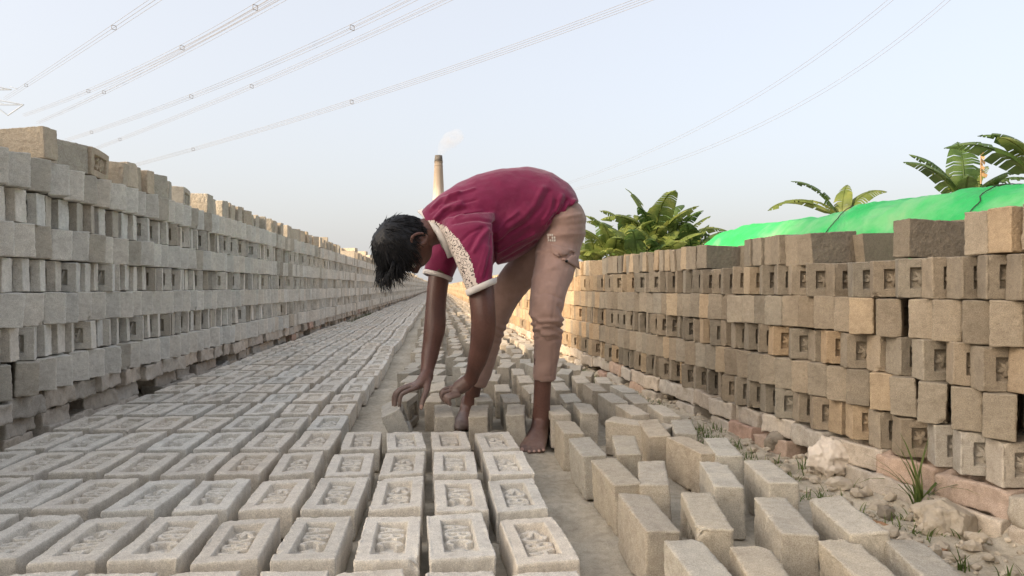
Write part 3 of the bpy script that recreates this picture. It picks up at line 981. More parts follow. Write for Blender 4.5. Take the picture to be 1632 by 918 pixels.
dl = MB(); rr2 = random.Random(4)
dl.add(ring_tube([tp_ - Vector((0, 0, .55)), tp_ + Vector((0, 0, .02))], [.012, .006], 6))
for q in range(7):
    z = -q * .06
    a0 = tp_ + Vector((0, 0, z)); w = RT * rr2.uniform(.02, .11) + Vector((0, rr2.uniform(-.05, .05), -rr2.uniform(.03, .08)))
    dl.add(([a0, a0 + w, a0 + w * .8 - Vector((0, 0, .06)), a0 - Vector((0, 0, .06))], [(0, 1, 2, 3)]))
tag(link('dry_flower_stalk', dl.mesh('dry_flower_stalk', False), M['ban_dry']), 'withered orange brown leaf stalk sticking up beside the right banana plants', 'dry leaf')

# ------------------------------------------------------------------ verge between the standing bricks and the right stack
def ico(sub, seed, scale, amp=.25, freq=2.2, ridged=False, flat=1.0):
    bm = bmesh.new(); bmesh.ops.create_icosphere(bm, subdivisions=sub, radius=1.0)
    co = np.array([v.co[:] for v in bm.verts]); fs = [tuple(v.index for v in f.verts) for f in bm.faces]; bm.free()
    n = fbm(co, freq, seed, 4)
    if ridged: n = 1.2 - 2.2 * np.abs(fbm(co, freq, seed, 3)) + .35 * (1 - np.abs(fbm(co, freq * 3, seed + 4, 2)))
    co = co * (1 + amp * n)[:, None]
    # knock flat facets into the lump
    rg = np.random.default_rng(seed)
    if not ridged:
        for _ in range(9):
            d = rg.normal(size=3); d /= np.linalg.norm(d); t = rg.uniform(.62, .9)
            h = co @ d; co = co - d * (np.clip(h - t, 0, None) * .85)[:, None]
        co = co * (1 + .05 * fbm(co, 9, seed + 3, 3))[:, None]
    co = co * np.array(scale); co[:, 2] *= flat
    return co, fs

M['clod'] = simple_mat('dry_clay_lump', (.47, .41, .33), .22, 18, .97, .8, 70, .008, .05)
M['clod_dark'] = simple_mat('damp_clay_lump', (.27, .235, .19), .25, 18, .97, .9, 60, .01, .05)
M['clod_pale'] = simple_mat('pale_clay_lump', (.50, .44, .36), .15, 18, .97, .7, 70, .008, .05)
M['bag'] = simple_mat('crumpled_plastic', (.62, .55, .47), .12, 12, .42, .5, 35, .006, .45)
M['wood'] = simple_mat('dry_wood', (.33, .20, .12), .35, 25, .9, .6, 60, .006, .1)

def lump(name, px, py, zg, scale, seed, mat, label, cat, group=None, sub=4, rot=0, crisp=False, **kw):
    p = G(px, py, zg); co, fs = ico(sub, seed, scale, **kw)
    if crisp:                                              # creased sheet: pull the points onto random planes
        rg = np.random.default_rng(seed); cs = rg.normal(size=(60, 3)); cs /= np.linalg.norm(cs, axis=1, keepdims=True)
        u = co / np.array(scale); ul = np.linalg.norm(u, axis=1, keepdims=True); k = np.argmax((u / ul) @ cs.T, axis=1)
        off = rg.uniform(.72, 1.05, 60)
        den = np.sum(u / ul * cs[k], axis=1, keepdims=True)
        u = u / ul * (off[k][:, None] / np.clip(den, .5, 1))
        u[:, :2] *= (1.12 - .3 * u[:, 2:3]); u = u * (1 + .05 * fbm(u, 5, seed + 2)[:, None]); co = u * np.array(scale) * .95
    me = mesh_np(name, co, fs)
    o = link(name, me, M[mat], None, (p.x, p.y, gz(p.x, p.y) + scale[2] * .55), (0, 0, rot))
    tag(o, label, cat, group)
    return o
lump('clay_lump', 1508, 842, -.07, (.085, .07, .075), 3, 'clod', 'big broken clay lump at the foot of the right stack beside tall grass', 'clay lump', sub=5, amp=.22)
lump('clay_lump', 1478, 832, -.07, (.048, .04, .055), 5, 'clod_dark', 'dark clay lump leaning against the left of the biggest lump', 'clay lump', sub=4, amp=.3)
lump('plastic_bag', 1322, 752, -.07, (.078, .065, .085), 8, 'bag', 'crumpled pale plastic bag lying against the foot of the right stack', 'plastic bag', sub=5, amp=.20, freq=1.9, ridged=True, crisp=True)
lump('clay_lump', 1356, 752, -.07, (.06, .05, .055), 12, 'clod', 'grey brown lump tucked behind the plastic bag', 'clay lump')
lump('clay_lump', 1340, 776, -.06, (.045, .03, .028), 14, 'clod_pale', 'small pale clay chunk in front of the plastic bag', 'clay lump')
lump('clay_lump', 1242, 712, -.07, (.07, .06, .05), 17, 'clod_dark', 'dark clay lump under the right stack, left of the plastic bag', 'clay lump', amp=.3)
lump('clay_lump', 1412, 812, -.05, (.028, .022, .022), 19, 'clod_dark', 'small brown stone in front of the tall grass', 'stone')
lump('clay_lump', 1392, 800, -.05, (.024, .02, .018), 21, 'clod', 'small grey stone beside a brown stone before the tall grass', 'stone')
lump('clay_lump', 1120, 652, -.07, (.09, .07, .05), 23, 'clod', 'clay lump at the stack foot halfway along the verge', 'clay lump', amp=.3)
lump('clay_lump', 830, 486, -.02, (.22, .18, .2), 25, 'clod_pale', 'large pale lump far off between the worker\'s legs', 'clay lump')
lump('clay_lump', 1556, 864, -.06, (.03, .024, .02), 29, 'clod', 'small lump of clay to the right of the biggest lump', 'clay lump')
lump('clay_roll', 1500, 889, -.05, (.075, .016, .014), 27, 'clod', 'long thin roll of clay lying on the ground near the bottom right', 'clay roll', rot=-.2, amp=.15)
lump('dry_leaf', 1470, 870, -.05, (.07, .022, .006), 31, 'wood', 'flat brown dry leaf on the ground left of the clay roll', 'leaf', rot=-.1, amp=.15)
lump('wood_splinter', 1388, 843, -.04, (.045, .012, .010), 33, 'wood', 'short reddish wood splinter beside the standing bricks', 'splinter', rot=-.5, amp=.2)
# rubble too small to count
mb = MB(); rr3 = random.Random(77)
shapes = [ico(1, 300 + k, (1, 1, .75), .28) for k in range(8)]
LV, LF, off = [], [], 0
for q in range(2000):
    y = 1.2 + 8.5 * rr3.random() ** 1.5
    rx = path_x(RW, y)
    u = rr3.random()
    x = rx + .02 - .50 * u ** 1.7
    if x < .97: continue
    s = rr3.uniform(.004, .013) if rr3.random() < .80 else rr3.uniform(.012, .030)
    co_, fs_ = shapes[rr3.randrange(8)]
    a = rr3.uniform(0, 6.28); c_, s_ = math.cos(a), math.sin(a)
    w = co_ @ np.array([[c_, -s_, 0], [s_, c_, 0], [0, 0, 1]]).T * np.array([s, s * rr3.uniform(.6, 1), s * rr3.uniform(.6, 1)])
    LV.append((w, x, y, s)); LF.append(fs_)
pos = np.array([[a[1], a[2], 0] for a in LV]); zz = ground_height(pos)
VV, FF, off = [], [], 0
for (w, x, y, s), fs_, z in zip(LV, LF, zz):
    VV.append(w + np.array([x, y, z + s * .35])); FF += [tuple(i + off for i in f) for f in fs_]; off += len(w)
tag(link('rubble', mesh_np('rubble', np.concatenate(VV), FF, False), M['clod']), 'crumbs of dry clay strewn along the foot of the right stack', 'rubble', kind='stuff')

# grass
M['grass'] = leaf_mat('grass_blade', (.07, .11, .025), (.11, .16, .04), (.20, .23, .08), .4, .6, 14)
def blades(spots, rng):
    V, Fc = [], []
    for (x, y, z, L, spread, az) in spots:
        d = Vector((math.cos(az), math.sin(az), 0)); s = Vector((-d.y, d.x, 0))
        w = L * .016 + .0011
        p = Vector((x, y, z)); e = math.pi / 2 - spread * .35; i = len(V); seg = 5
        for k in range(seg + 1):
            ww = w * (1 - (k / seg) ** 1.5) + .0002
            V += [p - s * ww, p + s * ww]
            p = p + (d * math.cos(e) + Vector((0, 0, 1)) * math.sin(e)) * (L / seg); e -= spread * .28
        for k in range(seg): Fc.append((i + 2 * k, i + 2 * k + 1, i + 2 * k + 3, i + 2 * k + 2))
    return V, Fc
sp = []
for q in range(800):
    if rr3.random() < .72: y = rr3.uniform(3.0, 7.6); x = path_x(RW, y) - .10 - .26 * rr3.random()
    else: y = rr3.uniform(1.4, 3.4); x = path_x(RW, y) - .16 - .40 * rr3.random()
    if x < .98: continue
    dens = float(vnoise(np.array([[x, y, 0]]), 4.5, 5)[0])
    if dens < -.05: continue
    z = gz(x, y)
    for b_ in range(rr3.randrange(3, 8)):
        sp.append((x + rr3.gauss(0, .012), y + rr3.gauss(0, .012), z - .003, rr3.uniform(.02, .07), rr3.uniform(.3, 1.6), rr3.uniform(0, 6.28)))
for q in range(160):
    y = rr3.uniform(7, 15); x = path_x(LW, y) + rr3.uniform(.02, .10)
    for b_ in range(5): sp.append((x + rr3.gauss(0, .015), y + rr3.gauss(0, .05), .0, rr3.uniform(.03, .11), rr3.uniform(.3, 1.4), rr3.uniform(0, 6.28)))
tag(link('grass', mesh_np('grass', *blades(sp, rr3), False), M['grass']), 'sparse short green grass growing on the verge', 'grass', kind='stuff')
def tuft(px, py, zg, n, L0, L1, spread, label, seed):
    r_ = random.Random(seed); p = G(px, py, zg); z = gz(p.x, p.y)
    root = empty('grass_tuft', (p.x, p.y, z)); tag(root, label, 'grass tuft')
    for k in range(n):
        V, Fc = blades([(p.x + r_.gauss(0, .008), p.y + r_.gauss(0, .008), z - .004, r_.uniform(L0, L1), r_.uniform(*spread), r_.uniform(0, 6.28))], r_)
        child('blade', mesh_np('blade', V, Fc, False), M['grass'], root)
tuft(1465, 815, -.07, 26, .10, .27, (.15, 1.5), 'tall green grass tuft before the foot of the right stack', 1)
tuft(1418, 772, -.07, 16, .07, .20, (.15, 1.0), 'thinner grass tuft just left of the tall tuft', 2)
tuft(1533, 912, -.05, 12, .03, .075, (.2, 1.0), 'small grass tuft at the bottom edge, in front of the clay roll', 3)
tuft(1282, 742, -.06, 10, .03, .07, (.3, 1.2), 'small grass tuft left of the plastic bag', 4)

# ------------------------------------------------------------------ the worker
def remesh(vf_list, voxel, smooth=4, fac=.5):
    mb = MB()
    for vf in vf_list: mb.add(vf)
    me = mb.mesh('tmp')
    o = bpy.data.objects.new('tmp', me); COL.objects.link(o)
    m = o.modifiers.new('r', 'REMESH'); m.mode = 'VOXEL'; m.voxel_size = voxel; m.use_smooth_shade = True
    if smooth:
        s = o.modifiers.new('s', 'SMOOTH'); s.iterations = smooth; s.factor = fac
    dg = bpy.context.evaluated_depsgraph_get()
    out = bpy.data.meshes.new_from_object(o.evaluated_get(dg))
    bpy.data.objects.remove(o); bpy.data.meshes.remove(me)
    out.materials.clear()
    out.polygons.foreach_set('use_smooth', [True] * len(out.polygons))
    return out
def get_co(me):
    a = np.zeros(len(me.vertices) * 3); me.vertices.foreach_get('co', a); return a.reshape(-1, 3)
def get_no(me):
    a = np.zeros(len(me.vertices) * 3, np.float32); me.vertex_normals.foreach_get('vector', a); return a.reshape(-1, 3).astype(float)
def set_co(me, co):
    me.vertices.foreach_set('co', co.ravel()); me.update()

def loft(secs, n=28, power=2.4):
    """secs: (top px, bottom px, D, half depth)"""
    V, Fc = [], []
    for (T, B, D, b) in secs:
        t, bo = P(*T, D), P(*B, D); c = (t + bo) / 2; av = (t - bo) / 2
        for k in range(n):
            an = 2 * math.pi * k / n
            ca, sa = math.cos(an), math.sin(an)
            V.append(c + av * (math.copysign(abs(ca) ** (2 / power), ca)) + FW * (b * math.copysign(abs(sa) ** (2 / power), sa)))
    m = len(secs)
    for i in range(m - 1):
        for k in range(n):
            k2 = (k + 1) % n
            Fc.append((i * n + k, i * n + k2, (i + 1) * n + k2, (i + 1) * n + k))
    Fc.append(tuple(range(n - 1, -1, -1))); Fc.append(tuple((m - 1) * n + k for k in range(n)))
    return V, Fc

def pt(l, **kw):
    return [P(*q[:3]) for q in l], [q[3] for q in l]
def limb(l, n=16, sub=4, cap=True):
    a, b = pt(l); return ring_tube(a, b, n, sub=sub, cap=cap)

# --- head frame: crown to the left and towards the camera, face to the ground
TC = -FW
HC = P(646, 389, 2.57)
hu = (RT * -.70 + Vector((0, 0, -.16)) + TC * .66).normalized()
hf = (RT * .02 + Vector((0, 0, -1)) + TC * .0)
hf = (hf - hu * hf.dot(hu)).normalized()
hl = hu.cross(hf).normalized()                                    # his left, towards the camera
HM = np.array([hl, hf, hu]).T                                     # local (left, front, up) -> world

def head_local(nu=72, nv=56, scale=1.07):
    V, Fc = [], []
    for i in range(nv + 1):
        th = math.pi * i / nv
        for k in range(nu):
            ph = 2 * math.pi * k / nu
            V.append((math.sin(th) * math.cos(ph), math.sin(th) * math.sin(ph), math.cos(th)))
    d = np.array(V)
    p = d * np.array([.072, .092, .112])
    low = sstep(.1, -1, d[:, 2])
    p[:, 0] *= 1 - .30 * low * sstep(-.2, .6, d[:, 1]) - .12 * low
    p[:, 1] += .012 * low * sstep(0, .5, d[:, 1])
    p[:, 1] *= 1 - .22 * low * sstep(.2, -.6, d[:, 1])
    def g(c, s, amp, dirv):
        w = np.exp(-np.sum(((p - np.array(c)) / np.array(s)) ** 2, 1))[:, None]
        return w * amp * np.array(dirv)
    q = p.copy()
    q += g((0, .095, -.020), (.010, .03, .020), .013, (0, 1, 0)) + g((0, .1, -.032), (.014, .03, .011), .013, (0, 1, -.1))
    q += g((0, .09, .022), (.045, .03, .010), .006, (0, 1, 0))
    for s in (-1, 1):
        q += g((s * .031, .082, .003), (.016, .03, .011), -.010, (0, 1, 0)) + g((s * .045, .065, -.022), (.02, .03, .02), .004, (s, 1, 0))
    q += g((0, .085, -.063), (.022, .03, .006), .006, (0, 1, 0)) + g((0, .085, -.074), (.020, .03, .006), .006, (0, 1, 0)) + g((0, .08, -.0685), (.024, .03, .003), -.004, (0, 1, 0))
    q += g((0, .075, -.100), (.022, .03, .014), .010, (0, 1, -.3))
    for i in range(nv):
        for k in range(nu):
            k2 = (k + 1) % nu
            Fc.append((i * nu + k, (i + 1) * nu + k, (i + 1) * nu + k2, i * nu + k2))
    return q * scale, Fc, d
hq, hF, hd = head_local()
hw = hq @ HM.T + np.array(HC)
def HL(l, f, u): return Vector(HM @ (np.array([l, f, u]) * 1.07)) + HC
def ear(s):
    pts = [HL(s * .071, -.004 + .020 * math.cos(a) - .008, -.004 + .033 * math.sin(a)) + Vector(hl) * (s * (.010 + .006 * math.cos(a + 2.6))) for a in np.linspace(-1.9, 3.6, 12)]
    out = [ring_tube(pts, [.0062] * 12, 8)]
    out.append(ring_tube([HL(s * .066, -.014, .016), HL(s * .07, -.012, -.02)], [.012, .010], 10))
    out.append(ring_tube([HL(s * .075, .006, -.026), HL(s * .074, .008, -.037)], [.008, .007], 8))
    return out

def finger(l, r0=.0098, r1=.0078):
    n = len(l)
    return ring_tube([P(*q) for q in l], [r0 + (r1 - r0) * i / (n - 1) for i in range(n)], 10, sub=3)

skin = [(hw.tolist(), hF)] + ear(1) + ear(-1)
skin.append(limb([(672, 372, 2.60, .056), (690, 368, 2.64, .056), (715, 362, 2.69, .062), (745, 352, 2.72, .075)]))
# trunk and legs under the clothes
skin.append(limb([(735, 352, 2.72, (.09, .13)), (790, 335, 2.74, (.11, .13)), (850, 325, 2.77, (.10, .12)), (892, 355, 2.80, (.085, .12)), (896, 378, 2.80, (.08, .10))]))
skin.append(limb([(893, 375, 2.79, .055), (878, 440, 2.70, .046), (872, 500, 2.63, .043), (868, 560, 2.63, .042), (865, 610, 2.65, .034), (863.5, 640, 2.66, .0335), (863, 668, 2.67, .037), (864, 684, 2.69, .036)]))
skin.append(limb([(872, 385, 2.86, .055), (825, 448, 2.92, .048), (792, 505, 2.94, .042), (775, 560, 2.98, .040), (757, 610, 3.0, .034), (751, 640, 3.01, .034), (747, 662, 3.02, .038), (746, 672, 3.03, .036)]))
# right (far) arm and left (near) arm
skin.append(limb([(722, 372, 2.84, .055), (702, 430, 2.84, .045), (695, 482, 2.80, .042), (693, 520, 2.77, .0445), (686, 560, 2.74, .036), (681, 590, 2.70, .0265), (680, 602, 2.68, .0265)]))
skin.append(limb([(752, 385, 2.60, .055), (765, 450, 2.52, .049), (770, 500, 2.49, .0465), (770, 530, 2.51, .047), (763, 566, 2.56, .039), (754, 594, 2.62, .029), (750, 606, 2.64, .0275)]))
# right hand on the tilted brick
skin.append(limb([(681, 597, 2.685, (.026, .026)), (675, 606, 2.672, (.027, .036)), (667, 613, 2.66, (.021, .043)), (659, 616, 2.655, (.013, .042))], 14))
skin.append(finger([(664, 618, 2.605), (651, 623, 2.595), (640, 629, 2.588), (637, 639, 2.585), (636.5, 648, 2.59)]))
skin.append(finger([(661, 614, 2.640), (645, 619, 2.632), (633.5, 626.5, 2.625), (630.5, 638, 2.622), (630.5, 649.5, 2.625)]))
skin.append(finger([(660, 612, 2.672), (644, 617, 2.668), (631, 625, 2.662), (627, 637, 2.660), (627.5, 647, 2.66)]))
skin.append(finger([(661, 613, 2.700), (648, 618, 2.700), (637, 625, 2.698), (632, 634, 2.695), (631.5, 642, 2.693)], .0085, .0068))
skin.append(finger([(682, 606, 2.66), (680.5, 619, 2.63), (676.5, 631, 2.605), (673, 641, 2.595), (671, 650.5, 2.59)], .0150, .0092))
# left hand above the next brick
skin.append(limb([(750, 604, 2.64, (.027, .024)), (742, 611, 2.645, (.030, .030)), (733, 617, 2.65, (.030, .033)), (725, 621, 2.652, (.022, .032))], 14))
skin.append(finger([(727, 615, 2.672), (715, 618.5, 2.674), (705.5, 622, 2.672), (702.5, 629, 2.670), (705.5, 635, 2.668)]))
skin.append(finger([(727, 620, 2.645), (714, 624, 2.640), (704.5, 627, 2.636), (704.5, 634, 2.634), (709, 639, 2.636)]))
skin.append(finger([(729, 626, 2.622), (718, 629, 2.614), (709.5, 632, 2.610), (710.5, 639, 2.610), (714.5, 643, 2.613)]))
skin.append(finger([(732, 630, 2.612), (722.5, 632.5, 2.602), (715, 635, 2.598), (715.5, 641.5, 2.598), (718, 645, 2.60)], .0088, .0072))
skin.append(finger([(741, 609, 2.68), (731, 617, 2.70), (722, 627, 2.705), (716, 636, 2.70)], .0135, .0092))
# feet
def foot(heel, ball, toes, D0):
    (hx_, hD), (bx, bD) = heel, ball
    def fp(px, D, z): v = P(px, 457, D); v.z = z; return v
    out = [ring_tube([fp(hx_, hD, .036), fp(hx_ * .75 + bx * .25, hD * .75 + bD * .25, .050), fp((hx_ + bx) / 2, (hD + bD) / 2, .042), fp(bx, bD, .026), fp(bx - (hx_ - bx) * .10, bD - .025, .019)],
                     [(.033, .036), (.033, .050), (.040, .036), (.047, .0235), (.044, .017)], 18, sub=4, ref=Vector((0, 0, 1)))]
    out.append(ring_tube([fp(hx_, hD - .01, .10), fp(hx_ * .7 + bx * .3, hD * .7 + bD * .3 - .01, .070), fp(hx_ * .4 + bx * .6, hD * .4 + bD * .6, .046)], [.036, .034, .028], 14, sub=3))
    for (x0, x1, D1, r) in toes:
        mid = (bD + D1) / 2
        out.append(ring_tube([fp(x0, bD + .01, .020), fp((x0 + x1) / 2, mid - .004, .0185), fp(x1, D1 + .008, .012)], [r * 1.05, r, r * .98], 10, sub=3))
    return out
TOES_L = [(835, 832, 2.475, .0135), (845, 843.5, 2.462, .0100), (852, 851.5, 2.462, .0096), (859, 859, 2.468, .0092), (866, 866, 2.482, .0088)]
skin += foot((864, 2.715), (851, 2.535), TOES_L, 0)
TOES_R = [(727, 723, 2.87, .0135), (734, 731, 2.86, .0100), (740, 737.5, 2.865, .0096), (745, 743.5, 2.88, .0092), (750, 749, 2.9, .0088)]
skin += foot((747, 3.07), (738, 2.91), TOES_R, 0)

def skin_material():
    m, nt, b = newmat('skin', .45, .5)
    geo = nt.nodes.new('ShaderNodeNewGeometry'); v = geo.outputs['Position']
    n1 = noise_node(nt, v, 9, 3, .6); n2 = noise_node(nt, v, 160, 3, .6); n3 = noise_node(nt, v, 55, 3, .6)
    r = ramp(nt, n1.outputs['Fac'], [(.3, (.095, .043, .034)), (.7, (.155, .072, .055))])
    r2 = ramp(nt, n2.outputs['Fac'], [(.3, (.85, .84, .83)), (.65, (1.06, 1.06, 1.06))])
    c = mixc(nt, r.outputs[0], r2.outputs[0], 1.0, 'MULTIPLY')
    # clay dust dried on the feet
    sep = nt.nodes.new('ShaderNodeSeparateXYZ'); nt.links.new(v, sep.inputs[0])
    mr = nt.nodes.new('ShaderNodeMapRange'); mr.inputs[1].default_value = .13; mr.inputs[2].default_value = .03; mr.inputs[3].default_value = 0; mr.inputs[4].default_value = .55
    nt.links.new(sep.outputs[2], mr.inputs[0])
    mu = nt.nodes.new('ShaderNodeMath'); mu.operation = 'MULTIPLY'; nt.links.new(mr.outputs[0], mu.inputs[0]); nt.links.new(n3.outputs['Fac'], mu.inputs[1])
    c = mixc(nt, c, (.30, .24, .20), mu.outputs[0])
    hx_m = nt.nodes.new('ShaderNodeMapRange'); hx_m.inputs[1].default_value = .13; hx_m.inputs[2].default_value = .09; nt.links.new(sep.outputs[0], hx_m.inputs[0])
    hz_m = nt.nodes.new('ShaderNodeMapRange'); hz_m.inputs[1].default_value = .30; hz_m.inputs[2].default_value = .14; hz_m.inputs[4].default_value = .8; nt.links.new(sep.outputs[2], hz_m.inputs[0])
    m1 = nt.nodes.new('ShaderNodeMath'); m1.operation = 'MULTIPLY'; nt.links.new(hx_m.outputs[0], m1.inputs[0]); nt.links.new(hz_m.outputs[0], m1.inputs[1])
    m2 = nt.nodes.new('ShaderNodeMath'); m2.operation = 'MULTIPLY'; nt.links.new(m1.outputs[0], m2.inputs[0]); nt.links.new(n3.outputs['Fac'], m2.inputs[1])
    c = mixc(nt, c, (.34, .29, .25), m2.outputs[0])                 # clay on the fingers
    nt.links.new(c, b.inputs['Base Color'])
    b.inputs['Subsurface Weight'].default_value = .06; b.inputs['Subsurface Radius'].default_value = (.012, .005, .003)
    bump(nt, b, [(n3.outputs['Fac'], .12), (n2.outputs['Fac'], .18)], .002)
    return m
M['skin'] = skin_material()
worker = empty('person', (P(860, 457, 2.7).x, P(860, 457, 2.7).y, 0))
tag(worker, 'barefoot person in maroon shirt and rolled brown trousers bending down to turn bricks', 'person')
body = remesh(skin, .0042, 3, .5)
body_o = child('body', body, M['skin'], worker)
M['nail'] = simple_mat('nail', (.42, .27, .22), .1, 60, .4, 0)
def disc(c, nrm, up, rx, ry):
    nrm = nrm.normalized(); s = up.cross(nrm).normalized(); u = nrm.cross(s)
    V = [c + nrm * .0016]; Fc = []
    for k in range(12):
        a = 2 * math.pi * k / 12; V.append(c + s * (math.cos(a) * rx) + u * (math.sin(a) * ry))
    for k in range(12): Fc.append((0, 1 + k, 1 + (k + 1) % 12))
    return V, Fc
for (x0, x1, D1, r) in TOES_L:
    c = P(x1, 457, D1 - .002); c.z = .0235 if r > .012 else .019
    child('toenail', mesh_np('toenail', *disc(c + TC * r * .45, Vector((TC.x, TC.y, 1.1)), Vector((0, 0, 1)), r * .55, r * .55)), M['nail'], body_o)
child('thumbnail', mesh_np('thumbnail', *disc(P(671.3, 648.5, 2.5785), TC + Vector((0, 0, .1)), Vector((0, 0, 1)), .0065, .0085)), M['nail'], body_o)
for s in (-1, 1):
    c = HL(s * .031, .0765, .003); eb = MB()
    V, Fc = ring_tube([c - hl * .005, c + hl * .005], [.0105, .0105], 12); child('eye', mesh_np('eye', V, Fc), simple_mat('eye_white', (.6, .56, .52), .05, 20, .2, 0), body_o)
    V, Fc = ring_tube([HL(s * .014, .094, .020), HL(s * .03, .093, .026), HL(s * .05, .078, .021)], [.003, .004, .002], 6, sub=3); child('eyebrow', mesh_np('eyebrow', V, Fc), simple_mat('brow_hair', (.01, .009, .009), .2, 90, .7, 0), body_o)

# --- hair
M['hair'], nt, b = newmat('black_hair', .5, .3)
b.inputs['Base Color'].default_value = (.009, .009, .011, 1)
def hair_ok(d):
    l, f, u = d
    if f > .15: return u > .28 + .30 * max(0, f - .3) - .12 * min(1, abs(l) * 1.2)
    if f > -.25: return u > -.02 + .25 * (f + .25)
    return u > -.50 - .15 * (f + 1)
mask = np.array([hair_ok(d) for d in hd])
hh_ = hq * (1 + .085 * sstep(-.5, .3, hd[:, 2])[:, None] + .05) + (.004 * fbm(hd, 5, 3))[:, None] * hd
keep = [f for f in hF if all(mask[list(f)])]
used = sorted({i for f in keep for i in f}); mp_ = {i: j for j, i in enumerate(used)}
hv = (hh_[used] @ HM.T + np.array(HC))
scalp = child('hair', mesh_np('hair', hv, [tuple(mp_[i] for i in f) for f in keep]), M['hair'], worker)
hr = random.Random(21); st = MB()
cand = [i for i in range(len(hd)) if mask[i]]
whorl = np.array([0.05, -.55, .80])
down = np.array([0, 0, -1.0])
for q in range(2600):
    i = hr.choice(cand); d = hd[i]
    if abs(d[2]) > .97 and hr.random() < .45: continue
    p0 = (hq[i] * 1.045) @ HM.T + np.array(HC)
    nrm = HM @ (d / np.array([.072, .092, .112])); nrm /= np.linalg.norm(nrm)
    flow = d - whorl; flow = flow - d * flow.dot(d); flow = HM @ flow
    fl = np.linalg.norm(flow); flow = flow / max(fl, 1e-6)
    fringe = d[1] > .05 and d[2] > .15
    side_low = d[2] < .1
    L = hr.uniform(.025, .048) if not fringe else hr.uniform(.035, .075)
    if side_low: L = hr.uniform(.010, .022)
    pts = []; v = flow * .8 + nrm * hr.uniform(.02, .17) + np.array([hr.gauss(0, .15) for _ in range(3)])
    v /= np.linalg.norm(v); p = p0.copy(); seg = 7
    curl = np.array([hr.gauss(0, .10) for _ in range(3)])
    for k in range(seg + 1):
        pts.append(Vector(p)); p = p + v * (L / seg)
        v = v + down * (.16 if fringe else .05) - nrm * .05 + curl * (.9 if fringe else .4) * (k / seg); v /= np.linalg.norm(v)
        rel = (p - np.array(HC)) @ HM; e = np.linalg.norm(rel / np.array([.0845, .107, .1275]))
        if e < 1.0: p = np.array(HC) + HM @ (rel / e * 1.01)
    w = hr.uniform(.0011, .0027)
    st.add(ring_tube(pts, [w * (1 - .9 * (k / seg) ** 1.4) for k in range(seg + 1)], 4, cap=False))
# the long locks that hang from the forehead
for q in range(230):
    a = hr.uniform(-1, 1)
    p = np.array(HL(.060 * a + .0, .060 + .03 * (1 - a * a) + hr.uniform(-.018, .006), .068 + hr.uniform(-.015, .03)))
    v = np.array(hu) * hr.uniform(.3, .9) + np.array(hf) * hr.uniform(.5, 1.0) + np.array([hr.gauss(0, .22) for _ in range(3)]); v /= np.linalg.norm(v)
    L = hr.uniform(.040, .100); pts = []; seg = 9; curl = np.array([hr.gauss(0, .17) for _ in range(3)]) + np.array(RT) * hr.uniform(-.02, .34)
    for k in range(seg + 1):
        pts.append(Vector(p)); p = p + v * (L / seg); v = v + down * .2 + curl * (k / seg) * 1.2; v /= np.linalg.norm(v)
    w = hr.uniform(.0008, .0026)
    st.add(ring_tube(pts, [w * (1 - .92 * (k / seg) ** 1.6) for k in range(seg + 1)], 4, cap=False))
child('hair_locks', st.mesh('hair_locks'), M['hair'], scalp)

# --- trousers
def open_ends(me, ends):
    """remove the closing faces at hems: (point, axis, radius)"""
    bm = bmesh.new(); bm.from_mesh(me)
    dele = []
    for f in bm.faces:
        c = f.calc_center_median()
        for (p, a, r) in ends:
            d = c - p
            if d.length < r and f.normal.dot(a) > .62 and abs(d.dot(a)) < .03: dele.append(f); break
    bmesh.ops.delete(bm, geom=dele, context='FACES')
    bm.to_mesh(me); bm.free(); me.update()
def ridge_disp(co, no, ridges):
    x, y, d = to_px(co); out = np.zeros(len(co))
    p2 = np.stack([x, y], 1)
    for (pts, w, amp) in ridges:
        dist = np.full(len(co), 1e9); along = np.zeros(len(co))
        for a, b in zip(pts[:-1], pts[1:]):
            dist = np.minimum(dist, seg_dist(p2, np.array(a, float), np.array(b, float)))
        out += amp * np.exp(-(dist / w) ** 2)
    return out

lleg = [(896, 366, 2.77, (.092, .100)), (890, 400, 2.74, (.088, .088)), (884, 430, 2.69, (.081, .082)), (876, 460, 2.64, (.070, .072)), (870.5, 490, 2.60, (.0665, .066)),
        (872, 512, 2.60, (.060, .060)), (873, 535, 2.62, (.056, .056)), (872, 560, 2.63, (.0515, .053)), (869.5, 584, 2.64, (.047, .050)), (868, 604, 2.65, (.0445, .048))]
rleg = [(880, 378, 2.84, (.088, .09)), (848, 418, 2.88, (.080, .08)), (818, 450, 2.92, (.072, .072)), (792, 500, 2.93, (.060, .062)), (780, 545, 2.97, (.052, .054)), (768, 585, 2.99, (.048, .050)), (759, 613, 3.0, (.045, .048))]
pel = loft([((905, 312), (868, 345), 2.80, .13), ((926, 330), (862, 362), 2.80, .145), ((934, 350), (856, 385), 2.80, .15), ((932, 375), (854, 408), 2.80, .14), ((924, 400), (856, 425), 2.79, .115)], 26, 2.2)
pants = remesh([limb(lleg, 20, 4, False), limb(rleg, 20, 4, False), pel], .0062, 5, .5)
co, no = get_co(pants), get_no(pants)
x, y, d = to_px(co)
kn = np.exp(-((y - 522) / 16) ** 2) * (x > 835)
k2 = np.exp(-((y - 530) / 20) ** 2) * (x < 815)
arc = y + 10 * np.cos((x - 872) / 30 * 1.6)
disp = 0.0042 * kn * np.sin(arc / 1.75 + .6 * fbm(co, 9, 2)) + 0.0035 * k2 * np.sin((y - .35 * x) / 1.9)
disp += .0035 * fbm(co * np.array([1, 1, .7]), 13, 4) + .0016 * fbm(co, 40, 9)
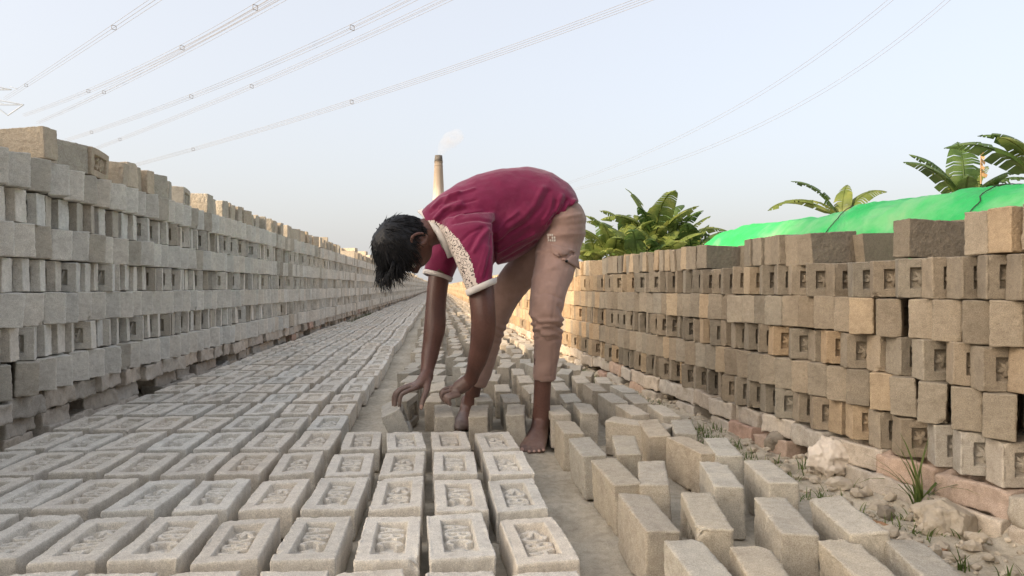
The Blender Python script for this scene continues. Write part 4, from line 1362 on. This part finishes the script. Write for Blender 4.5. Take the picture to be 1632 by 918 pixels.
disp += ridge_disp(co, no, [([(858, 402), (880, 398), (905, 410)], 3, .006), ([(876, 352), (898, 346), (924, 342)], 3.0, .007), ([(870, 362), (900, 360), (930, 356)], 4, -.005),
    ([(866, 378), (895, 374), (930, 372)], 3.5, .004), ([(852, 446), (868, 432), (885, 425)], 4, .005), ([(853, 470), (870, 466), (898, 478)], 1.4, -.003), ([(884, 470), (880, 510), (882, 560), (880, 602)], 1.1, -.003),
    ([(845, 500), (862, 513), (896, 510)], 2.6, .006), ([(848, 508), (866, 524), (896, 522)], 2.4, -.006), ([(850, 516), (868, 534), (893, 530)], 2.4, .005), ([(852, 528), (872, 545), (892, 540)], 2.4, -.004),
    ([(890, 488), (899, 505)], 3, -.006), ([(852, 597), (870, 601), (886, 598)], 1.2, -.002)])
co = co + no * disp[:, None]
set_co(pants, co)
def hem_end(l):
    a, b = P(*l[-2][:3]), P(*l[-1][:3]); return (b, (b - a).normalized(), .065)
open_ends(pants, [hem_end(lleg), hem_end(rleg)])
def cloth_material(name, c1, c2, rough=.85, weave=900, sheen=.15):
    m, nt, b = newmat(name, rough, .2)
    geo = nt.nodes.new('ShaderNodeNewGeometry'); v = geo.outputs['Position']
    n1 = noise_node(nt, v, 7, 4, .6); n2 = noise_node(nt, v, weave, 2, .5); n3 = noise_node(nt, v, 30, 4, .6)
    r = ramp(nt, n1.outputs['Fac'], [(.3, c1), (.7, c2)])
    r3 = ramp(nt, n3.outputs['Fac'], [(.3, (.92, .92, .92)), (.7, (1.05, 1.05, 1.05))])
    c = mixc(nt, r.outputs[0], r3.outputs[0], 1, 'MULTIPLY')
    nt.links.new(c, b.inputs['Base Color'])
    b.inputs['Sheen Weight'].default_value = sheen
    n4 = noise_node(nt, v, 4.5, 5, .75)
    dust = ramp(nt, n4.outputs['Fac'], [(.55, (0, 0, 0)), (.75, (.30, .30, .30))])
    c = mixc(nt, c, tuple(min(.6, q * 1.25 + .06) for q in c2), dust.outputs[0])     # dried clay dust
    nt.links.new(c, b.inputs['Base Color'])
    bump(nt, b, [(n3.outputs['Fac'], .55), (n2.outputs['Fac'], .2)], .004)
    return m
M['pants'] = cloth_material('brown_twill', (.31, .205, .172), (.375, .250, .212))
tr = child('trousers', pants, M['pants'], worker)
sd = tr.modifiers.new('thickness', 'SOLIDIFY'); sd.thickness = .004; sd.offset = -1
# thigh pocket with flap, button and printed patch
def surf_patch(target, poly, nu, nv, lift, name, mat, thick=.003):
    """bilinear patch given by four photo corners, laid on the cloth"""
    tco = get_co(target); tx, ty, td = to_px(tco)
    front = td < np.median(td) + .5
    V = []
    for i in range(nu + 1):
        for j in range(nv + 1):
            u, w = i / nu, j / nv
            a = np.array(poly[0]) * (1 - u) * (1 - w) + np.array(poly[1]) * u * (1 - w) + np.array(poly[2]) * u * w + np.array(poly[3]) * (1 - u) * w
            dd = (tx - a[0]) ** 2 + (ty - a[1]) ** 2
            near = np.argsort(dd)[:14]
            dpt = np.percentile(td[near], 15)
            V.append(P(a[0], a[1], dpt - lift))
    Fc = []
    for i in range(nu):
        for j in range(nv):
            q = i * (nv + 1) + j; Fc.append((q, q + 1, q + nv + 2, q + nv + 1))
    o = child(name, mesh_np(name, V, Fc), mat, tr)
    s = o.modifiers.new('thickness', 'SOLIDIFY'); s.thickness = thick; s.offset = 1
    return o
surf_patch(pants, [(878, 390), (916, 398), (925, 430), (880, 404)], 14, 8, .006, 'pocket_flap', M['pants'])
M['print'] = simple_mat('white_print', (.66, .60, .54), .15, 200, .8, 0)
mbp = MB()
tco = get_co(pants); tx, ty, td = to_px(tco)
for gx_ in range(4):
    for gy_ in range(3):
        if (gx_, gy_) in ((1, 1), (3, 0)): continue
        x0_, y0_ = 873.5 + gx_ * 3.3 + .4 * gy_, 374.5 + gy_ * 4.3
        near = np.argsort((tx - x0_) ** 2 + (ty - y0_) ** 2)[:10]; dpt = np.percentile(td[near], 10) - .0025
        q = [P(x0_ - 1.2, y0_ - 1.7, dpt), P(x0_ + 1.2, y0_ - 1.7, dpt), P(x0_ + 1.2, y0_ + 1.7, dpt), P(x0_ - 1.2, y0_ + 1.7, dpt)]
        mbp.add((q + [p + FW * .002 for p in q], [(3, 2, 1, 0), (0, 1, 5, 4), (1, 2, 6, 5), (2, 3, 7, 6), (3, 0, 4, 7)]))
child('printed_patch', mbp.mesh('printed_patch', False), M['print'], tr)
bt = P(903, 416, np.percentile(td[np.argsort((tx - 903) ** 2 + (ty - 416) ** 2)[:10]], 10) - .012)
V, Fc = ring_tube([bt, bt + FW * .006], [.006, .006], 10, ref=Vector((0, 0, 1))); child('button', mesh_np('button', V, Fc), simple_mat('dark_button', (.02, .02, .02), .1, 50, .4, 0), tr)

# --- shirt
torso = loft([((921, 323), (893, 349), 2.80, .135), ((916, 308), (876, 364), 2.80, .152), ((905, 293), (862, 385), 2.795, .16), ((880, 275), (842, 402), 2.785, .165), ((842, 267), (818, 416), 2.77, .165),
              ((800, 270), (792, 424), 2.75, .165), ((762, 279), (762, 424), 2.735, .17), ((728, 295), (736, 416), 2.72, .165), ((700, 314), (716, 404), 2.695, .135), ((682, 328), (706, 396), 2.675, .105), ((672, 338), (702, 390), 2.66, .085)], 34, 2.3)
sl = [(738, 356, 2.63, (.080, .095)), (748, 378, 2.57, (.092, .10)), (755, 405, 2.535, (.089, .092)), (762, 435, 2.51, (.084, .082)), (768, 461, 2.495, (.058, .074))]
sleeveL = loft([((706, 352), (789, 340), 2.60, .10), ((708, 372), (790, 357), 2.56, .10), ((717, 397), (791, 383), 2.535, .090), ((730, 430), (790, 415), 2.51, .080), ((745.5, 469), (790, 449), 2.50, .072)], 26, 2.6)
sr = [(724, 372, 2.84, .075), (706, 412, 2.86, .068), (697, 441, 2.85, .060)]
sleeveR = limb(sr, 20, 4, False)
shirt = remesh([torso, sleeveL, sleeveR], .0058, 6, .5)
co, no = get_co(shirt), get_no(shirt)
disp = .0045 * fbm(co * np.array([1, 1, 1.0]), 8, 14) + .0012 * fbm(co, 28, 19)
disp += ridge_disp(co, no, [([(690, 332), (705, 318), (732, 308)], 3.0, .010), ([(686, 338), (702, 326), (728, 318)], 2.5, -.008), ([(694, 348), (708, 334), (735, 324)], 3.0, .011), ([(700, 352), (716, 340), (742, 332)], 2.8, -.008),
    ([(722, 356), (740, 352), (762, 350), (789, 354)], 2.2, -.007), ([(789, 357), (790, 400), (789, 448)], 2.6, -.016), ([(755, 400), (766, 380), (778, 366)], 3.2, .008), ([(748, 398), (757, 380), (768, 365)], 3, -.005),
    ([(768, 440), (774, 415), (780, 395)], 3.5, .006), ([(865, 300), (852, 325), (835, 345), (812, 362)], 4.5, .008), ([(875, 305), (862, 330), (842, 352)], 4.0, -.006), ([(896, 312), (886, 335), (868, 356)], 3.6, .009), ([(905, 318), (893, 338), (880, 350)], 3, -.010),
    ([(914, 320), (904, 330), (894, 342)], 3, .010), ([(800, 380), (815, 350), (838, 330)], 6, .005), ([(792, 415), (815, 395), (845, 365)], 5, -.005), ([(905, 334), (915, 328), (921, 330)], 2.5, -.008),
    ([(700, 330), (720, 312), (756, 300)], 1.8, .006), ([(706, 340), (728, 326), (760, 318)], 1.8, -.006), ([(726, 348), (742, 340), (768, 336)], 1.8, .006),
    ([(792, 372), (806, 352), (824, 338)], 2.2, .006), ([(792, 390), (812, 372), (838, 356)], 2.2, -.006), ([(794, 404), (822, 388), (852, 372)], 2.0, .006), ([(800, 417), (830, 400), (856, 384)], 2.0, -.005),
    ([(880, 318), (876, 336), (866, 350)], 2.0, .007), ([(888, 322), (882, 342), (872, 356)], 1.8, -.007), ([(898, 326), (890, 342)], 1.8, .008), ([(910, 322), (902, 338)], 1.6, -.008), ([(916, 318), (910, 332)], 1.6, .007),
    ([(735, 385), (748, 372), (770, 362)], 2.0, -.005), ([(772, 442), (780, 405), (784, 372)], 2.0, -.006), ([(760, 440), (768, 415), (774, 392)], 2.0, .004)])
co = co + no * disp[:, None]
set_co(shirt, co)
ra_, rb_ = P(*sr[-2][:3]), P(*sr[-1][:3])
shem = ((P(745.5, 469, 2.5) + P(790, 449, 2.5)) / 2, (P(768, 459, 2.5) - P(760, 422.5, 2.51)).normalized(), .10)
open_ends(shirt, [shem, (rb_, (rb_ - ra_).normalized(), .08)])
M['shirt'] = cloth_material('maroon_jersey', (.155, .008, .048), (.205, .012, .066), .68, 1200, .30)
M['white_cloth'] = cloth_material('white_trim', (.62, .58, .55), (.72, .68, .65), .85, 1200, .1)
def pattern_material():
    m, nt, b = newmat('printed_sleeve_band', .85, .2)
    geo = nt.nodes.new('ShaderNodeNewGeometry'); v = geo.outputs['Position']
    nd = noise_node(nt, v, 60, 2, .5)
    mixv = nt.nodes.new('ShaderNodeMix'); mixv.data_type = 'RGBA'; mixv.inputs[0].default_value = .02
    nt.links.new(v, mixv.inputs[6]); nt.links.new(nd.outputs['Color'], mixv.inputs[7])
    vo = nt.nodes.new('ShaderNodeTexVoronoi'); vo.inputs['Scale'].default_value = 52; nt.links.new(mixv.outputs[2], vo.inputs['Vector'])
    ml = nt.nodes.new('ShaderNodeMath'); ml.operation = 'MULTIPLY'; ml.inputs[1].default_value = 17; nt.links.new(vo.outputs['Distance'], ml.inputs[0])
    sn = nt.nodes.new('ShaderNodeMath'); sn.operation = 'SINE'; nt.links.new(ml.outputs[0], sn.inputs[0])
    r = ramp(nt, sn.outputs[0], [(.40, (.66, .58, .52)), (.62, (.60, .52, .46)), (.80, (.07, .05, .05))])
    nt.links.new(r.outputs[0], b.inputs['Base Color'])
    return m
M['band'] = pattern_material()
for m_ in (M['shirt'], M['band'], M['white_cloth']): shirt.materials.append(m_)
fc = np.array([tuple(p.center) for p in shirt.polygons]); fx_, fy_, fd_ = to_px(fc)
def side_of(a, b, x, y): return (b[0] - a[0]) * (y - a[1]) - (b[1] - a[1]) * (x - a[0])
b1 = [(697, 355), (712, 362), (733, 384), (750, 412), (764, 468)]      # right edge of the printed band
xr = np.interp(fy_, [q[1] for q in b1], [q[0] for q in b1])
band = (fx_ < xr) & (fy_ > 352) & (fd_ < 2.66)
mi = np.zeros(len(fc), np.int32); mi[band] = 1
shirt.polygons.foreach_set('material_index', mi); shirt.update()
sh = child('shirt', shirt, None, worker)
sd = sh.modifiers.new('thickness', 'SOLIDIFY'); sd.thickness = .003; sd.offset = -1
def bandof(name, vf, n):
    V, Fc = vf; return child(name, mesh_np(name, V, Fc[:-2]), M['white_cloth'], sh)
for nm, vf in (('sleeve_hem', loft([((742.6, 462.5), (790.8, 441.5), 2.502, .0775), ((745.0, 470), (790.8, 449.5), 2.50, .0745), ((746.5, 471.5), (789.5, 451.5), 2.50, .068)], 40, 2.5)),
               ('sleeve_hem', ring_tube([rb_ - (rb_ - ra_).normalized() * .013, rb_ + (rb_ - ra_).normalized() * .002, rb_ + (rb_ - ra_).normalized() * .004], [.0630, .0615, .056], 32, cap=False))):
    o_ = bandof(nm, vf, 0); s_ = o_.modifiers.new('thickness', 'SOLIDIFY'); s_.thickness = .003; s_.offset = 1
# collar: a flat band round the neck
oe = [(666, 337, 2.655), (673, 343, 2.605), (683, 354, 2.575), (694, 370, 2.562), (704, 387, 2.565), (711, 402, 2.590), (714, 411, 2.63)]
ie = [(673, 333, 2.660), (681, 340, 2.608), (692, 352, 2.572), (703, 369, 2.556), (713, 386, 2.560), (719, 400, 2.588), (721, 408, 2.63)]
V, Fc = [], []
for (a_, b_) in zip(oe, ie):
    A_, B_ = P(*a_), P(*b_)
    V += [A_ + FW * .012, A_, A_.lerp(B_, .5) + TC * .005, B_, B_ + FW * .014]
for k in range(len(oe) - 1):
    for j in range(4): Fc.append((k * 5 + j, k * 5 + j + 1, k * 5 + j + 6, k * 5 + j + 5))
co_ = child('collar', mesh_np('collar', V, Fc), M['white_cloth'], sh)
s_ = co_.modifiers.new('smooth', 'SUBSURF'); s_.levels = 2; s_.render_levels = 2
s_ = co_.modifiers.new('thickness', 'SOLIDIFY'); s_.thickness = .003
